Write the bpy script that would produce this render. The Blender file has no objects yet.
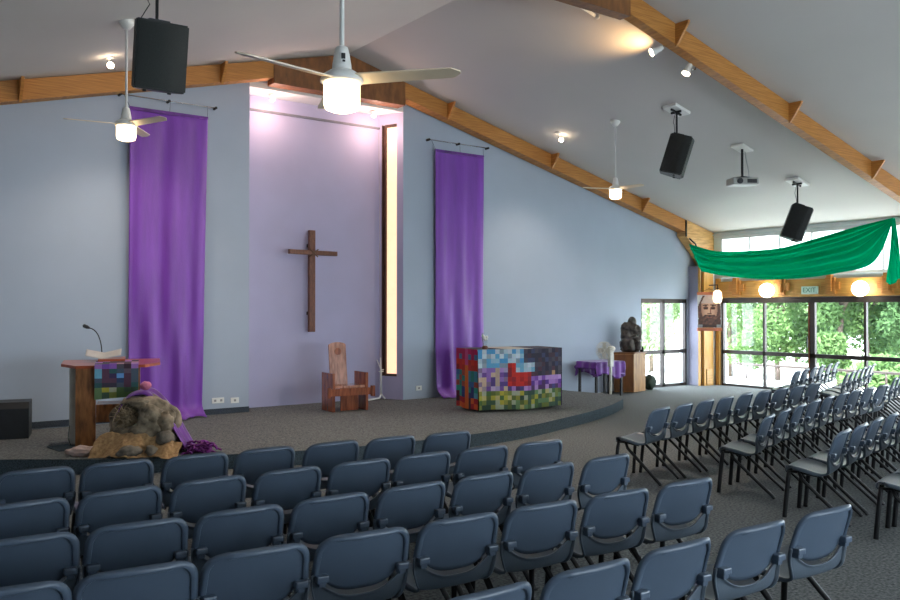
import bpy, bmesh, math, random
from mathutils import Vector, Matrix, noise
random.seed(7)
PI = math.pi
sc = bpy.context.scene
C = sc.collection

# ------------------------------------------------------------------ camera
FPX = 827.0
EYE = 1.85
YAW = math.atan2(1579 - 450, FPX)          # angle between view direction and the back wall
PITCH = math.atan2(9.3, FPX)
cam_data = bpy.data.cameras.new('camera')
cam_data.sensor_width = 36.0
cam_data.lens = FPX / 900 * 36
cam_data.clip_end = 500
cam = bpy.data.objects.new('camera', cam_data)
C.objects.link(cam)
cam.location = (0, 0, EYE)
fw = Vector((math.cos(YAW) * math.cos(PITCH), math.sin(YAW) * math.cos(PITCH), math.sin(PITCH)))
cam.rotation_euler = fw.to_track_quat('-Z', 'Y').to_euler()
sc.camera = cam
RIGHT = Vector((math.sin(YAW), -math.cos(YAW), 0))
FWH = Vector((math.cos(YAW), math.sin(YAW), 0))

# ------------------------------------------------------------------ world, sun, exposure
sc.view_settings.view_transform = 'Standard'
sc.view_settings.look = 'None'
sc.view_settings.gamma = 1
sc.view_settings.use_curve_mapping = False
sc.view_settings.exposure = 1.02
sc.cycles.use_denoising = True
sc.cycles.max_bounces = 10
sc.cycles.diffuse_bounces = 6
sc.cycles.transparent_max_bounces = 24
sc.cycles.sample_clamp_indirect = 6

world = bpy.data.worlds.new('sky')
sc.world = world
world.use_nodes = True
wn = world.node_tree
wn.nodes.clear()
wo = wn.nodes.new('ShaderNodeOutputWorld')
wb = wn.nodes.new('ShaderNodeBackground')
wb.inputs[0].default_value = (0.78, 0.90, 1.0, 1)
wb.inputs[1].default_value = 6.0
wn.links.new(wb.outputs[0], wo.inputs[0])

sun_d = bpy.data.lights.new('sun', 'SUN')
sun_d.energy = 9.0
sun_d.angle = 0.03
sun_d.color = (1.0, 0.96, 0.88)
sun = bpy.data.objects.new('sun', sun_d)
C.objects.link(sun)
sun.location = (-10, -10, 30)
sun.rotation_euler = Vector((0.42, 0.38, -0.82)).to_track_quat('-Z', 'Y').to_euler()


def portal(name, loc, direction, sx, sy):
    d = bpy.data.lights.new(name, 'AREA')
    d.shape = 'RECTANGLE'
    d.size = sx
    d.size_y = sy
    d.cycles.is_portal = True
    o = bpy.data.objects.new(name, d)
    C.objects.link(o)
    o.location = loc
    o.rotation_euler = Vector(direction).to_track_quat('-Z', 'Y').to_euler()
    return o


portal('window_portal', (17.6, 7.6, 1.1), (-1, 0, 0), 9.8, 2.2)
portal('window_portal', (15.8, 13.4, 1.1), (0, -1, 0), 1.8, 2.2)
portal('window_portal', (17.6, 6.6, 3.1), (-1, 0, 0), 12.4, 1.2)
portal('window_portal', (7.75, -4.3, 1.9), (0, 1, 0), 10.5, 2.0)  # sky light through the added rear opening


# ------------------------------------------------------------------ materials
MATS = {}


def mat(name, col, rough=0.6, metal=0.0, var=0.0, scale=8.0, bump=0.0, bscale=None, spec=0.5,
        kind='noise', emit=None, estr=0.0, stretch=(1, 1, 1), col2=None, sheen=0.0, coat=0.0):
    if name in MATS:
        return MATS[name]
    m = bpy.data.materials.new(name)
    m.use_nodes = True
    nt = m.node_tree
    b = nt.nodes['Principled BSDF']
    b.inputs['Roughness'].default_value = rough
    b.inputs['Metallic'].default_value = metal
    b.inputs['Specular IOR Level'].default_value = spec
    b.inputs['Sheen Weight'].default_value = sheen
    b.inputs['Coat Weight'].default_value = coat
    c = (*col, 1)
    b.inputs['Base Color'].default_value = c
    tc = nt.nodes.new('ShaderNodeTexCoord')
    mp = nt.nodes.new('ShaderNodeMapping')
    mp.inputs['Scale'].default_value = stretch
    nt.links.new(tc.outputs['Object'], mp.inputs['Vector'])
    n = nt.nodes.new('ShaderNodeTexNoise')
    n.inputs['Scale'].default_value = scale
    n.inputs['Detail'].default_value = 4
    nt.links.new(mp.outputs[0], n.inputs['Vector'])
    r = nt.nodes.new('ShaderNodeValToRGB')
    k = var
    lo = tuple(max(0, v * (1 - k)) for v in col)
    hi = tuple(min(1, v * (1 + k)) for v in col) if col2 is None else col2
    r.color_ramp.elements[0].position = 0.3
    r.color_ramp.elements[1].position = 0.7
    r.color_ramp.elements[0].color = (*lo, 1)
    r.color_ramp.elements[1].color = (*hi, 1)
    nt.links.new(n.outputs['Fac'], r.inputs[0])
    nt.links.new(r.outputs[0], b.inputs['Base Color'])
    if bump:
        n2 = nt.nodes.new('ShaderNodeTexNoise')
        n2.inputs['Scale'].default_value = bscale or scale
        n2.inputs['Detail'].default_value = 3
        nt.links.new(mp.outputs[0], n2.inputs['Vector'])
        bp = nt.nodes.new('ShaderNodeBump')
        bp.inputs['Strength'].default_value = bump
        bp.inputs['Distance'].default_value = 0.01
        nt.links.new(n2.outputs['Fac'], bp.inputs['Height'])
        nt.links.new(bp.outputs[0], b.inputs['Normal'])
    if emit:
        b.inputs['Emission Color'].default_value = (*emit, 1)
        b.inputs['Emission Strength'].default_value = estr
    MATS[name] = m
    return m


def attr_mat(name, rough=0.8):
    m = bpy.data.materials.new(name)
    m.use_nodes = True
    nt = m.node_tree
    b = nt.nodes['Principled BSDF']
    b.inputs['Roughness'].default_value = rough
    a = nt.nodes.new('ShaderNodeAttribute')
    a.attribute_name = 'patch'
    n = nt.nodes.new('ShaderNodeTexNoise')
    n.inputs['Scale'].default_value = 30
    mx = nt.nodes.new('ShaderNodeMix')
    mx.data_type = 'RGBA'
    mx.blend_type = 'MULTIPLY'
    mx.inputs[0].default_value = 0.35
    nt.links.new(a.outputs['Color'], mx.inputs[6])
    nt.links.new(n.outputs['Color'], mx.inputs[7])
    nt.links.new(mx.outputs[2], b.inputs['Base Color'])
    return m


def glass_mat(name, tint=(1, 1, 1), refl=0.12):
    m = bpy.data.materials.new(name)
    m.use_nodes = True
    nt = m.node_tree
    nt.nodes.clear()
    o = nt.nodes.new('ShaderNodeOutputMaterial')
    t = nt.nodes.new('ShaderNodeBsdfTransparent')
    t.inputs[0].default_value = (*tint, 1)
    g = nt.nodes.new('ShaderNodeBsdfGlossy')
    g.inputs['Roughness'].default_value = 0.03
    lw = nt.nodes.new('ShaderNodeLayerWeight')
    lw.inputs[0].default_value = 0.5
    pw = nt.nodes.new('ShaderNodeMath')
    pw.operation = 'POWER'
    pw.inputs[1].default_value = 5
    nt.links.new(lw.outputs['Facing'], pw.inputs[0])
    f = nt.nodes.new('ShaderNodeMath')
    f.operation = 'MULTIPLY_ADD'
    f.inputs[1].default_value = 0.5
    f.inputs[2].default_value = 0.03
    nt.links.new(pw.outputs[0], f.inputs[0])
    mx = nt.nodes.new('ShaderNodeMixShader')
    nt.links.new(f.outputs[0], mx.inputs[0])
    nt.links.new(t.outputs[0], mx.inputs[1])
    nt.links.new(g.outputs[0], mx.inputs[2])
    nt.links.new(mx.outputs[0], o.inputs[0])
    return m


def translucent_mat(name, col, mixf=0.5):
    m = bpy.data.materials.new(name)
    m.use_nodes = True
    nt = m.node_tree
    nt.nodes.clear()
    o = nt.nodes.new('ShaderNodeOutputMaterial')
    d = nt.nodes.new('ShaderNodeBsdfDiffuse')
    t = nt.nodes.new('ShaderNodeBsdfTranslucent')
    n = nt.nodes.new('ShaderNodeTexNoise')
    n.inputs['Scale'].default_value = 3
    r = nt.nodes.new('ShaderNodeValToRGB')
    r.color_ramp.elements[0].color = (*[c * 0.9 for c in col], 1)
    r.color_ramp.elements[1].color = (*[min(1, c * 1.1) for c in col], 1)
    nt.links.new(n.outputs['Fac'], r.inputs[0])
    nt.links.new(r.outputs[0], d.inputs[0])
    nt.links.new(r.outputs[0], t.inputs[0])
    mx = nt.nodes.new('ShaderNodeMixShader')
    mx.inputs[0].default_value = mixf
    nt.links.new(d.outputs[0], mx.inputs[1])
    nt.links.new(t.outputs[0], mx.inputs[2])
    nt.links.new(mx.outputs[0], o.inputs[0])
    return m


def leaf_mat(name, c1, c2):
    m = translucent_mat(name, c1, 0.35)
    nt = m.node_tree
    r = [n for n in nt.nodes if n.type == 'VALTORGB'][0]
    r.color_ramp.elements[0].color = (*c1, 1)
    r.color_ramp.elements[1].color = (*c2, 1)
    n = [n for n in nt.nodes if n.type == 'TEX_NOISE'][0]
    n.inputs['Scale'].default_value = 1.5
    return m


M_WALL = mat('blue_paint', (0.40, 0.465, 0.560), 0.75, var=0.03, scale=1.2, bump=0.15, bscale=60)
M_RECESS = mat('lilac_paint', (0.46, 0.44, 0.62), 0.7, var=0.04, scale=1.5, bump=0.2, bscale=50)
M_CEIL = mat('ceiling_paint', (0.64, 0.615, 0.58), 0.8, var=0.02, scale=0.8, bump=0.1, bscale=80)  # warm glow of the lamps is mixed into this colour
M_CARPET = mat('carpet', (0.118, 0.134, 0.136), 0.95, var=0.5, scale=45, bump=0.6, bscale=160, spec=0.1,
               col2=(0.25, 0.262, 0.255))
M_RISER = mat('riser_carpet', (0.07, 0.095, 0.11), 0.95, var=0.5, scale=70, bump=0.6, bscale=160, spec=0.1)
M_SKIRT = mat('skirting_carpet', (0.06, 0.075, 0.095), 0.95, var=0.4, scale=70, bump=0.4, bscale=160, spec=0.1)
M_BEAM = mat('laminated_timber', (0.46, 0.17, 0.030), 0.5, var=0.2, scale=5, stretch=(.5, 1, 18), bump=0.2,
             col2=(0.60, 0.27, 0.06))
M_PLY = mat('plywood', (0.30, 0.13, 0.04), 0.5, var=0.3, scale=4, stretch=(1, 1, 6), col2=(0.40, 0.19, 0.07))
M_PALEWOOD = mat('pale_timber', (0.62, 0.33, 0.10), 0.5, var=0.25, scale=4, stretch=(1, 1, 8), col2=(0.75, 0.44, 0.16))
M_POST = mat('post_timber', (0.58, 0.29, 0.06), 0.45, var=0.15, scale=3, stretch=(6, 6, 1), col2=(0.66, 0.36, 0.09))
M_FRAME = mat('bronze_aluminium', (0.045, 0.035, 0.032), 0.4, metal=0.3, var=0.2, scale=4)
M_WFRAME = mat('white_frame', (0.62, 0.65, 0.66), 0.5, var=0.05)
M_GLASS = glass_mat('window_glass')
M_SKYGLASS = translucent_mat('overexposed_sky_glass', (0.92, 0.95, 0.95), 0.9)  # milky white stands in for overexposed sky behind the clerestory panes
M_WHITE = mat('white_enamel', (0.82, 0.82, 0.78), 0.35, var=0.03)
M_BLACK = mat('black_plastic', (0.012, 0.014, 0.016), 0.45, var=0.3, bump=0.2, bscale=90)
M_DARKGREEN = mat('speaker_cabinet', (0.009, 0.013, 0.012), 0.5, var=0.3, scale=20, bump=0.5, bscale=120)
M_GRILLE = mat('speaker_grille', (0.013, 0.019, 0.017), 0.6, var=0.6, scale=150, bump=0.5, bscale=200)
M_CHAIR = mat('blue_grey_plastic', (0.080, 0.112, 0.158), 0.32, var=0.07, scale=3, bump=0.08, bscale=180, spec=0.55)
M_SEAT = mat('blue_grey_plastic_sky_tint', (0.085, 0.112, 0.142), 0.36, var=0.07, scale=3, bump=0.08, bscale=180, spec=0.55)  # greyer than the backs: sky reflection on the seats put into the colour
M_LEG = mat('black_powder_coat', (0.008, 0.008, 0.009), 0.4, var=0.2, metal=0.2)
M_CHROME = mat('chrome', (0.6, 0.6, 0.6), 0.2, metal=1.0, var=0.1)
M_REDWOOD = mat('red_brown_timber', (0.16, 0.042, 0.012), 0.3, var=0.5, scale=4, stretch=(10, 10, 1), col2=(0.30, 0.095, 0.028), coat=0.3)
M_CROSS = mat('rough_cross_timber', (0.15, 0.048, 0.020), 0.5, var=0.35, scale=6, stretch=(8, 8, 2), bump=0.5)
M_THRONE = mat('polished_jarrah', (0.24, 0.05, 0.018), 0.22, var=0.5, scale=3, stretch=(8, 8, 1), col2=(0.42, 0.12, 0.045), coat=0.5)
M_THRONEPALE = mat('pale_polished_timber', (0.42, 0.17, 0.10), 0.22, var=0.4, scale=4, stretch=(6, 6, 1), col2=(0.62, 0.32, 0.22), coat=0.6)
M_PURPLE = mat('purple_satin', (0.20, 0.042, 0.42), 0.42, var=0.15, scale=2, bump=0.25, bscale=40, sheen=0.4,
               stretch=(4, 4, 0.5))
M_PURPLE2 = mat('purple_cloth', (0.13, 0.022, 0.26), 0.6, var=0.35, scale=6, bump=0.3, sheen=0.3)
M_GREEN = translucent_mat('green_fabric', (0.0, 0.34, 0.15), 0.45)
M_LAMP = mat('lit_opal_glass', (0.9, 0.85, 0.7), 0.4, emit=(1.0, 0.74, 0.44), estr=3.2)
M_GLOBE = mat('lit_globe', (0.9, 0.9, 0.8), 0.4, emit=(1.0, 0.93, 0.75), estr=7.0)
M_BULB = mat('lit_halogen', (1, 0.9, 0.8), 0.3, emit=(1.0, 0.78, 0.55), estr=16.0)
M_CLEAR = glass_mat('clear_glass', (0.93, 0.95, 0.95))

W_Y = 12.9      # face of the back wall
R_X = 17.3      # face of the window wall
L_X = -3.1
B_Y = -4.0
RX, RZ, SL = 7.05, 6.3, 0.25
STG = 0.17


def ceil_z(x):
    return RZ - SL * abs(x - RX)


def at(px, py, d):
    """a point seen at pixel (px,py), d metres in front of the lens"""
    up = RIGHT.cross(fw)
    v = fw + RIGHT * ((px - 450) / FPX) + up * ((300 - py) / FPX)
    return Vector((0, 0, EYE)) + v * d


# ------------------------------------------------------------------ mesh builder
class MB:
    def __init__(self):
        self.bm = bmesh.new()
        self.T = Matrix.Identity(4)

    def _v(self, p):
        return self.bm.verts.new(self.T @ Vector(p))

    def face(self, vs):
        try:
            return self.bm.faces.new(vs)
        except ValueError:
            return None

    def box(self, x0, x1, y0, y1, z0, z1, bev=0.0, seg=2):
        bb = bmesh.new()
        vs = [bb.verts.new((x, y, z)) for x in (x0, x1) for y in (y0, y1) for z in (z0, z1)]
        for f in ((0, 1, 3, 2), (4, 6, 7, 5), (0, 4, 5, 1), (2, 3, 7, 6), (0, 2, 6, 4), (1, 5, 7, 3)):
            bb.faces.new([vs[i] for i in f])
        if bev:
            bmesh.ops.bevel(bb, geom=bb.edges[:], offset=bev, segments=seg, affect='EDGES', profile=0.6)
        self._merge(bb)
        return self

    def _merge(self, bb, smooth=False):
        bb.verts.ensure_lookup_table()
        m = {}
        for v in bb.verts:
            m[v] = self._v(v.co)
        for f in bb.faces:
            nf = self.face([m[v] for v in f.verts])
            if nf and (smooth or f.smooth):
                nf.smooth = True
        bb.free()

    def prism(self, pts, lo, hi, axis='y'):
        """polygon extruded along axis: pts are the two other coordinates in order"""
        def P(a, b, t):
            return {'x': (t, a, b), 'y': (a, t, b), 'z': (a, b, t)}[axis]
        A = [self._v(P(a, b, lo)) for a, b in pts]
        B = [self._v(P(a, b, hi)) for a, b in pts]
        self.face(A)
        self.face(B[::-1])
        n = len(pts)
        for i in range(n):
            self.face([A[i], B[i], B[(i + 1) % n], A[(i + 1) % n]])
        return self

    def tube(self, path, rad, seg=10, caps=True, flat=1.0):
        path = [Vector(p) for p in path]
        n = len(path)
        if not hasattr(rad, '__len__'):
            rad = [rad] * n
        rings = []
        prev = None
        for i, p in enumerate(path):
            a = path[max(0, i - 1)]
            b = path[min(n - 1, i + 1)]
            d = (b - a).normalized()
            if prev is None:
                ref = Vector((0, 0, 1)) if abs(d.z) < 0.9 else Vector((1, 0, 0))
                u = d.cross(ref).normalized()
            else:
                u = (prev - d * prev.dot(d)).normalized()
            prev = u
            w = d.cross(u)
            rings.append([self._v(p + (u * math.cos(2 * PI * k / seg) + w * flat * math.sin(2 * PI * k / seg)) * rad[i])
                          for k in range(seg)])
        for i in range(n - 1):
            for k in range(seg):
                f = self.face([rings[i][k], rings[i][(k + 1) % seg], rings[i + 1][(k + 1) % seg], rings[i + 1][k]])
                if f:
                    f.smooth = True
        if caps:
            self.face(rings[0][::-1])
            self.face(rings[-1])
        return self

    def lathe(self, prof, cx=0, cy=0, seg=24, cap=True):
        """prof: (radius, z) from one end to the other"""
        rings = []
        for r, z in prof:
            rings.append([self._v((cx + r * math.cos(2 * PI * k / seg), cy + r * math.sin(2 * PI * k / seg), z))
                          for k in range(seg)])
        for i in range(len(prof) - 1):
            for k in range(seg):
                f = self.face([rings[i][k], rings[i][(k + 1) % seg], rings[i + 1][(k + 1) % seg], rings[i + 1][k]])
                if f:
                    f.smooth = True
        if cap:
            self.face(rings[0][::-1])
            self.face(rings[-1])
        return self

    def ball(self, c, r, sub=3, sc=(1, 1, 1), amp=0.0, freq=3.0, rot=None, seed=0):
        bb = bmesh.new()
        bmesh.ops.create_icosphere(bb, subdivisions=sub, radius=1)
        R = rot or Matrix.Identity(3)
        for v in bb.verts:
            k = 1 + (noise.noise(v.co * freq + Vector((seed * 3.1, seed, 7))) * amp if amp else 0)
            q = Vector((v.co.x * sc[0], v.co.y * sc[1], v.co.z * sc[2])) * r * k
            v.co = R @ q + Vector(c)
        for f in bb.faces:
            f.smooth = True
        self._merge(bb, True)
        return self

    def grid(self, fn, nu, nv, skip=None, smooth=True):
        V = [[self._v(fn(i / nu, j / nv)) for i in range(nu + 1)] for j in range(nv + 1)]
        for j in range(nv):
            for i in range(nu):
                if skip and skip((i + 0.5) / nu, (j + 0.5) / nv):
                    continue
                f = self.face([V[j][i], V[j][i + 1], V[j + 1][i + 1], V[j + 1][i]])
                if f:
                    f.smooth = smooth
        return V

    def mesh(self, name, m, thick=0.0, off=0.0):
        bm = self.bm
        if thick:
            bmesh.ops.recalc_face_normals(bm, faces=bm.faces[:])
            geom = bm.faces[:]
            sm = {True}
            bmesh.ops.solidify(bm, geom=geom, thickness=thick)
            for f in bm.faces:
                f.smooth = True
        bmesh.ops.recalc_face_normals(bm, faces=bm.faces[:])
        me = bpy.data.meshes.new(name)
        bm.to_mesh(me)
        bm.free()
        me.materials.append(m)
        return me

    def build(self, name, m, parent=None, thick=0.0):
        me = self.mesh(name, m, thick)
        o = bpy.data.objects.new(name, me)
        C.objects.link(o)
        if parent is not None:
            o.parent = parent
        return o


def tag(o, label=None, cat=None, group=None, kind=None):
    if label:
        o['label'] = label
    if cat:
        o['category'] = cat
    if group:
        o['group'] = group
    if kind:
        o['kind'] = kind
    return o


def thing(name, label, cat, loc=(0, 0, 0), rz=0.0, group=None):
    o = bpy.data.objects.new(name, None)
    o.empty_display_size = 0.1
    C.objects.link(o)
    o.location = loc
    o.rotation_euler = (0, 0, rz)
    return tag(o, label, cat, group)


def struct(o):
    o['kind'] = 'structure'
    return o


def copy_tree(o, parent=None):
    c = o.copy()
    C.objects.link(c)
    c.parent = parent
    for ch in list(o.children):
        copy_tree(ch, c)
    return c


def text_mesh(name, s, size, m, parent, loc, rot, depth=0.002):
    cu = bpy.data.curves.new(name, 'FONT')
    cu.body = s
    cu.size = size
    cu.extrude = depth
    cu.align_x = 'CENTER'
    cu.align_y = 'CENTER'
    tmp = bpy.data.objects.new('tmp', cu)
    C.objects.link(tmp)
    dg = bpy.context.evaluated_depsgraph_get()
    me = bpy.data.meshes.new_from_object(tmp.evaluated_get(dg))
    bpy.data.objects.remove(tmp)
    me.materials.clear()
    me.materials.append(m)
    o = bpy.data.objects.new(name, me)
    C.objects.link(o)
    o.parent = parent
    o.location = loc
    o.rotation_euler = rot
    return o


# ------------------------------------------------------------------ the room
b = MB().box(L_X - .2, R_X + .2, B_Y - .2, W_Y + .7, -0.2, 0)
struct(b.build('floor', M_CARPET))

# ceiling: two sloping planes meeting on the ridge
b = MB()
zl, zr = ceil_z(L_X - .25), ceil_z(R_X + .25)
b.prism([(L_X - .25, zl), (RX, RZ), (R_X + .25, zr), (R_X + .25, zr + .15), (RX, RZ + .15), (L_X - .25, zl + .15)],
        B_Y - .2, W_Y + .7, 'y')
struct(b.build('ceiling', M_CEIL))

# back wall with the recess and a small glazed door
RL, RR, SOF = 5.36, 8.37, 5.52
b = MB()
T0, T1 = W_Y, W_Y + .2
b.prism([(L_X, 0), (RL, 0), (RL, ceil_z(RL)), (L_X, ceil_z(L_X))], T0, T1)
b.prism([(RL, SOF + .1), (RR, SOF + .1), (RR, ceil_z(RR)), (RX, RZ), (RL, ceil_z(RL))], T0, T1)
DX0, DX1, DZ = 14.96, 16.64, 2.10
b.prism([(RR, 0), (DX0, 0), (DX0, ceil_z(DX0)), (RR, ceil_z(RR))], T0, T1)
b.prism([(DX0, DZ), (DX1, DZ), (DX1, ceil_z(DX1)), (DX0, ceil_z(DX0))], T0, T1)
b.prism([(DX1, 0), (R_X, 0), (R_X, ceil_z(R_X)), (DX1, ceil_z(DX1))], T0, T1)
struct(b.build('wall_back', M_WALL))

# recess
Ax, Ay, Bx, By = 8.15, 13.40, 8.37, 12.9
nx, ny = 0.16, 0.07   # thickness of the splayed side


def side_pt(t):
    return (Ax + (Bx - Ax) * t, Ay + (By - Ay) * t)


def side_piece(bb, t0, t1, z0, z1, d0=0.0, d1=0.16):
    p0, p1 = side_pt(t0), side_pt(t1)
    n = Vector((By - Ay, -(Bx - Ax))).normalized() * -1   # points to +X, away from the recess
    q = [(p0[0] + n.x * d0, p0[1] + n.y * d0), (p1[0] + n.x * d0, p1[1] + n.y * d0),
         (p1[0] + n.x * d1, p1[1] + n.y * d1), (p0[0] + n.x * d1, p0[1] + n.y * d1)]
    bb.prism(q, z0, z1, 'z')


b = MB()
b.box(RL - .15, 8.32, 13.40, 13.55, 0, SOF + .1)
b.box(RL - .15, RL, T1, 13.40, 0, SOF + .1)
side_piece(b, 0, .13, 0, SOF)
side_piece(b, .74, 1.0 - .36, 0, 0.01)
side_piece(b, .74, 1.0, 0, SOF)
side_piece(b, .13, .74, 0, 0.60)
side_piece(b, .13, .74, 5.32, SOF)
struct(b.build('wall_recess', M_RECESS))
b = MB().prism([(RL, T0), (RR, T0), (8.15, 13.4), (RL, 13.4)], SOF, SOF + .1, 'z')
struct(b.build('trim_1', M_WHITE))        # recess soffit
b = MB().box(RL, 8.15, 13.36, 13.40, 5.25, 5.285)
struct(b.build('trim_2', mat('grey_rail', (.2, .2, .23), .5, var=.1)))
# slit window in the side of the recess
win = MB()
side_piece(win, .13, .17, .60, 5.32, -.01, .05)
side_piece(win, .26, .30, .60, 5.32, -.01, .05)
side_piece(win, .17, .26, .60, 5.32, .02, .05)
side_piece(win, .30, .74, 5.27, 5.32, -.01, .05)
side_piece(win, .30, .74, .60, .645, -.01, .05)
win = struct(win.build('window_1', mat('brown_frame', (.07, .03, .02), .5, var=.3)))
g = MB()
side_piece(g, .30, .74, .645, 5.27, .03, .04)
M_SLIT = mat('amber_glass_daylight_glow', (.85, .6, .4), .5, emit=(1.0, .64, .40), estr=0.62, var=.1, scale=5)  # emission stands in for daylight coming through the pane
g.build('window_pane', M_SLIT, win)

# skirting on the stage
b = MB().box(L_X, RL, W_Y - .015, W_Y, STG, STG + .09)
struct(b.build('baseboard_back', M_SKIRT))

# small glazed door in the back wall
fr = MB()
for x0, x1, z0, z1 in ((DX0, DX0 + .05, 0, DZ), (DX1 - .05, DX1, 0, DZ), (15.74, 15.83, 0, DZ),
                       (DX0, DX1, 2.0, DZ), (DX0, DX1, 0, .06), (DX0, DX1, .79, .88)):
    fr.box(x0, x1, W_Y + .02, W_Y + .1, z0, z1)
d1 = struct(fr.build('door_1', M_FRAME))
for x0, x1 in ((DX0 + .05, 15.74), (15.83, DX1 - .05)):
    for z0, z1 in ((.06, .79), (.88, 2.0)):
        MB().box(x0, x1, W_Y + .055, W_Y + .065, z0, z1).build('glass_pane', M_GLASS, d1)

# window wall: wide glazed doors below, timber lintel, clerestory above
b = MB()
b.box(R_X, R_X + .2, B_Y, 2.6, 0, 2.58)
b.box(R_X, R_X + .2, 12.40, W_Y + .2, 0, ceil_z(R_X))
b.box(R_X, R_X + .2, B_Y, 12.40, 3.62, ceil_z(R_X) + .02)
b.box(R_X, R_X + .2, B_Y, .2, 2.58, 3.62)
b.box(R_X + .06, R_X + .2, 2.6, 12.40, 2.12, 2.62)
struct(b.build('wall_right', mat('pale_paint', (.62, .68, .70), .7, var=.03)))
b = MB().box(R_X - .02, R_X, B_Y, 12.60, 3.60, 3.63).box(R_X - .05, R_X, B_Y, 12.6, 3.655, 3.69)
struct(b.build('trim_3', M_WFRAME))
ys = [12.38, 11.25, 10.09, 8.88, 7.66, 6.44, 5.22, 4.0, 2.62]
fr = MB()
fr.box(R_X - .02, R_X + .06, ys[-1] - .04, ys[0], 2.0, 2.12)
fr.box(R_X - .02, R_X + .06, ys[-1] - .04, ys[0], 0, .05)
fr.box(R_X - .02, R_X + .06, ys[-1] - .04, ys[0], .775, .865)
for i, y in enumerate(ys):
    wdt = .12 if i in (2, 5) else .05
    fr.box(R_X - .02, R_X + .06, y - wdt, y, .05, 2.0)
d2 = struct(fr.build('door_2', M_FRAME))
for i in range(len(ys) - 1):
    ya, yb = ys[i + 1], ys[i] - (.12 if i in (2, 5) else .05)
    for z0, z1 in ((.05, .775), (.865, 2.0)):
        MB().box(R_X + .015, R_X + .025, ya, yb, z0, z1).build('glass_pane', M_GLASS, d2)
MB().box(R_X - .05, R_X - .02, 10.13, 10.15, 1.0, 1.25).build('door_handle', M_BLACK, d2)
MB().box(R_X - .03, R_X - .02, 10.09, 10.12, .05, 2.0).build('timber_bead', M_REDWOOD, d2)
# clerestory
fr = MB()
cy = [12.40 - .78 * i for i in range(17)]
fr.box(R_X, R_X + .05, .2, 12.40, 2.62, 2.68)
fr.box(R_X, R_X + .05, .2, 12.40, 3.56, 3.62)
for y in cy:
    if y > .2:
        fr.box(R_X, R_X + .05, y - .03, y, 2.68, 3.56)
w2 = struct(fr.build('window_2', M_WFRAME))
for i in range(len(cy) - 1):
    y0 = max(cy[i + 1], .2)
    if cy[i] - .03 > y0 + .05:
        MB().box(R_X + .02, R_X + .026, y0, cy[i] - .03, 2.68, 3.56).build('window_pane', M_SKYGLASS, w2)

# walls behind and to the left of the camera
b = MB().box(L_X - .2, L_X, B_Y, W_Y + .2, 0, ceil_z(L_X))
struct(b.build('wall_left', M_WALL))
b = MB()
b.prism([(L_X, 0), (2.5, 0), (2.5, ceil_z(2.5)), (L_X, ceil_z(L_X))], B_Y - .2, B_Y)
b.prism([(2.5, 2.9), (13, 2.9), (13, ceil_z(13)), (RX, RZ), (2.5, ceil_z(2.5))], B_Y - .2, B_Y)
b.box(2.5, 13, B_Y - .2, B_Y, 0, .9)
b.prism([(13, 0), (R_X, 0), (R_X, ceil_z(R_X)), (13, ceil_z(13))], B_Y - .2, B_Y)
struct(b.build('wall_rear', M_WALL))
fr = MB()
for k in range(8):
    fr.box(2.5 + k * 1.5 - .03, 2.5 + k * 1.5 + .03, B_Y - .12, B_Y - .06, .9, 2.9)
struct(fr.build('window_added_fill', M_FRAME))  # unseen rear window, added as fill light for the room

# pier, post and casing in the corner
b = MB().box(16.70, R_X, 12.62, W_Y, 0, 2.9)
struct(b.build('trim_4', mat('pier_paint_shaded', (.27, .27, .36), .7, var=.04)))  # darker than the wall: shade on this return is put into its colour
b = MB().box(16.80, 17.16, 12.52, 12.60, 0, 3.0).box(16.695, 16.72, 12.56, 12.62, 0, 2.9)
struct(b.build('trim_5', M_POST))
b = MB().box(17.16, 17.24, 12.54, 12.60, 0, 2.9)
struct(b.build('trim_6', M_WHITE))
b = MB().box(17.22, R_X, 12.40, 12.5, 0, 2.6)
struct(b.build('trim_7', M_POST))
b = MB().box(16.88, 17.10, 12.50, 12.52, .03, .40)
tag(b.build('wall_plate', M_PALEWOOD), 'pale square cover plate at foot of the corner post', 'cover plate')

# stage
stage_pts = [(L_X, 12.9), (L_X, 13.6)]
edge = [(L_X, 12.6), (-1.6, 11.9), (0.2, 11.1), (1.42, 10.45), (1.96, 10.07), (2.6, 9.66), (3.6, 9.25), (4.35, 9.0), (5.1, 8.85), (5.96, 8.79),
        (6.73, 8.80), (7.5, 8.88), (8.2, 9.03), (8.88, 9.26), (9.5, 9.47), (10.02, 9.67), (10.7, 9.97), (11.3, 10.3),
        (11.8, 10.62), (12.12, 10.94), (12.24, 11.3), (12.2, 11.7), (12.1, 12.2), (12.06, 12.9)]
# smooth with Catmull-Rom
sm = []
for i in range(len(edge) - 1):
    p0 = Vector(edge[max(0, i - 1)]); p1 = Vector(edge[i]); p2 = Vector(edge[i + 1]); p3 = Vector(edge[min(len(edge) - 1, i + 2)])
    for k in range(4):
        t = k / 4
        sm.append(0.5 * ((2 * p1) + (p2 - p0) * t + (2 * p0 - 5 * p1 + 4 * p2 - p3) * t * t + (3 * p1 - 3 * p2 + p3 - p0) * t ** 3))
sm.append(Vector(edge[-1]))
pts = [(p.x, p.y) for p in sm] + [(RR, 12.9), (8.15, 13.4), (RL, 13.4), (RL, 12.9)]
b = MB()
top = [b._v((x, y, STG)) for x, y in pts]
b.face(top)
st = b.build('floor_stage', M_CARPET)
struct(st)
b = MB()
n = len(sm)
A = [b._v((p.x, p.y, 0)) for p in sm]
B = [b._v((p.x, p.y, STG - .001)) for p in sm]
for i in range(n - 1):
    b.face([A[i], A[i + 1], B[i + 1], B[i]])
struct(b.build('trim_stage_riser', M_RISER))

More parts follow.
